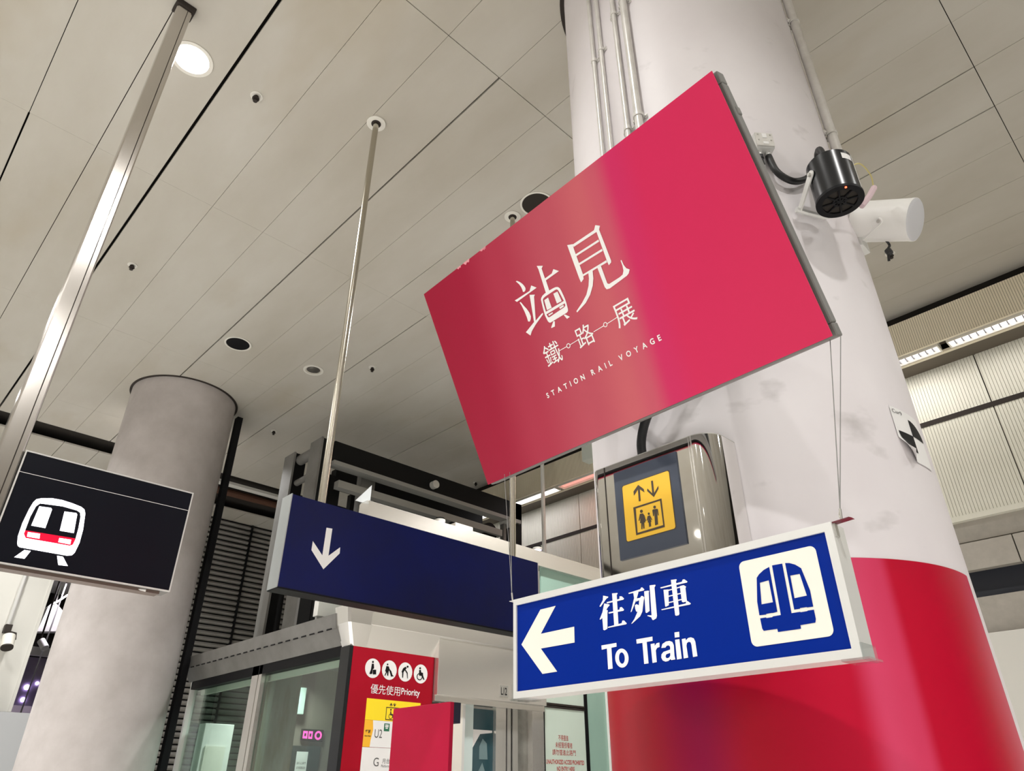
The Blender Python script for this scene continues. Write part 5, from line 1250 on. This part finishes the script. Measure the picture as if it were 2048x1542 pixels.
# ------------------------------------------------------------------ far left corner
t = thing('wall_spotlight', 'small cream spotlight on a conduit against the pale left wall', 'spotlight', (1.6, 9.8, 3.0))
MB().cyl((1.572, 9.82, 3.22), (1.572, 9.82, 4.99), .022, n=12).build('pipe', M['alu'], t, smooth=True)
MB().bbox(1.54, 1.61, 9.76, 9.85, 3.14, 3.23, .006).build('pivot_box', M['dark_metal'], t)
MB().cyl((1.60, 9.72, 3.10), (1.605, 9.66, 2.98), .062, n=24).build('can', M['cream'], t, smooth=True)
MB().cyl((1.605, 9.66, 2.98), (1.606, 9.652, 2.965), .06, n=24).build('lens', M['dark_metal'], t, smooth=True)
MB().tube([(1.575, 9.78, 3.16), (1.66, 9.74, 3.14), (1.665, 9.70, 3.07)], .010, 8).build('yoke', M['dark_metal'], t)
# beyond the gap: dark void, tilted white duct, rods, lamps
struct(MB().box(1.9, 3.4, 13.4, 13.5, 2.4, 5.1).build('trim_27', M['void']))
tag(MB().prism([(2.36, 3.62), (2.66, 3.66), (2.72, 3.86), (2.46, 4.06), (2.40, 3.98)], 12.4, 12.6, lambda a, b, w: (a, w, b)).tube([(2.5, 12.5, 3.9), (2.5, 12.5, 4.37)], .01, 8).build('ventilation_duct', M['pale_wall']),
    'slanted pale duct seen through the gap beside the far column', 'duct')
tag(MB().tube([(2.42, 12.2, 3.98), (2.62, 12.2, 4.2)], .015, 8).build('ceiling_rod', M['cream']), 'thin pale rod slanting above the pale duct in the gap', 'rod')
struct(MB().box(1.9, 3.4, 11.2, 13.3, 4.36, 4.40).build('trim_28', M['pale_wall']))
struct(MB().box(1.9, 3.4, 12.7, 12.75, 3.34, 3.46).build('trim_29', M['white']))
struct(MB().box(1.9, 3.4, 12.9, 12.95, 2.3, 3.34).build('trim_30', mottle(mat('violet_glow_tint_panel', (.34, .29, .40), .5), (.30, .24, .40), (.40, .36, .42), 3)))  # violet glow is mixed into this panel's colour
struct(MB().box(1.9, 3.4, 12.6, 12.62, 2.2, 2.66).build('trim_31', mat('lilac_panel', (.72, .62, .72), .5)))
tag(MB().tube([(2.36, 12.2, 0), (2.50, 12.2, 4.37)], .010, 8).build('guide_wire', M['steel_grey']), 'dark vertical cable in the gap beside the far column, left one', 'cable')
tag(MB().tube([(2.57, 12.25, 0), (2.60, 12.25, 4.37)], .012, 8).build('guide_wire', M['steel_grey']), 'dark vertical cable in the gap touching the far column edge', 'cable')
p = thing('gap_spotlight', 'small white spotlight in the gap, over the violet-tinted panel', 'spotlight', (2.42, 12.0, 3.42))
MB().cyl((2.37, 12.0, 3.44), (2.43, 11.92, 3.34), .05, n=16).build('can', M['white'], p, smooth=True)
MB().tube([(2.36, 12.0, 3.42), (2.36, 12.0, 4.37)], .012, 8).build('stem', M['dark_metal'], p)
for i, (x, z, r_, lab) in enumerate([(2.44, 2.87, .035, 'violet lamp in the gap, larger one at left'), (2.55, 2.93, .022, 'violet lamp in the gap, smaller one at right'), (2.44, 2.71, .03, 'violet lamp in the gap, lowest one')]):
    tag(MB().cyl((x * 1.047, 12.88, 1.6 + (z - 1.6) * 1.047), (x * 1.047, 12.902, 1.6 + (z - 1.6) * 1.047), r_, n=16).build('violet_lamp', M['purple_lamp']), lab, 'lamp', 'violet lamps in the gap')
lamp(1.2, 9.2, 20)  # added fill for the pale left wall, no fitting
lamp(2.5, 12.1, 22, z=4.3, col=(.92, .86, 1))  # added violet-white fill for the gap, no fitting
lamp(3.15, 6.0, 16, z=2.6, col=(.95, 1, .95))  # added fill to brighten the lobby interior, no fitting
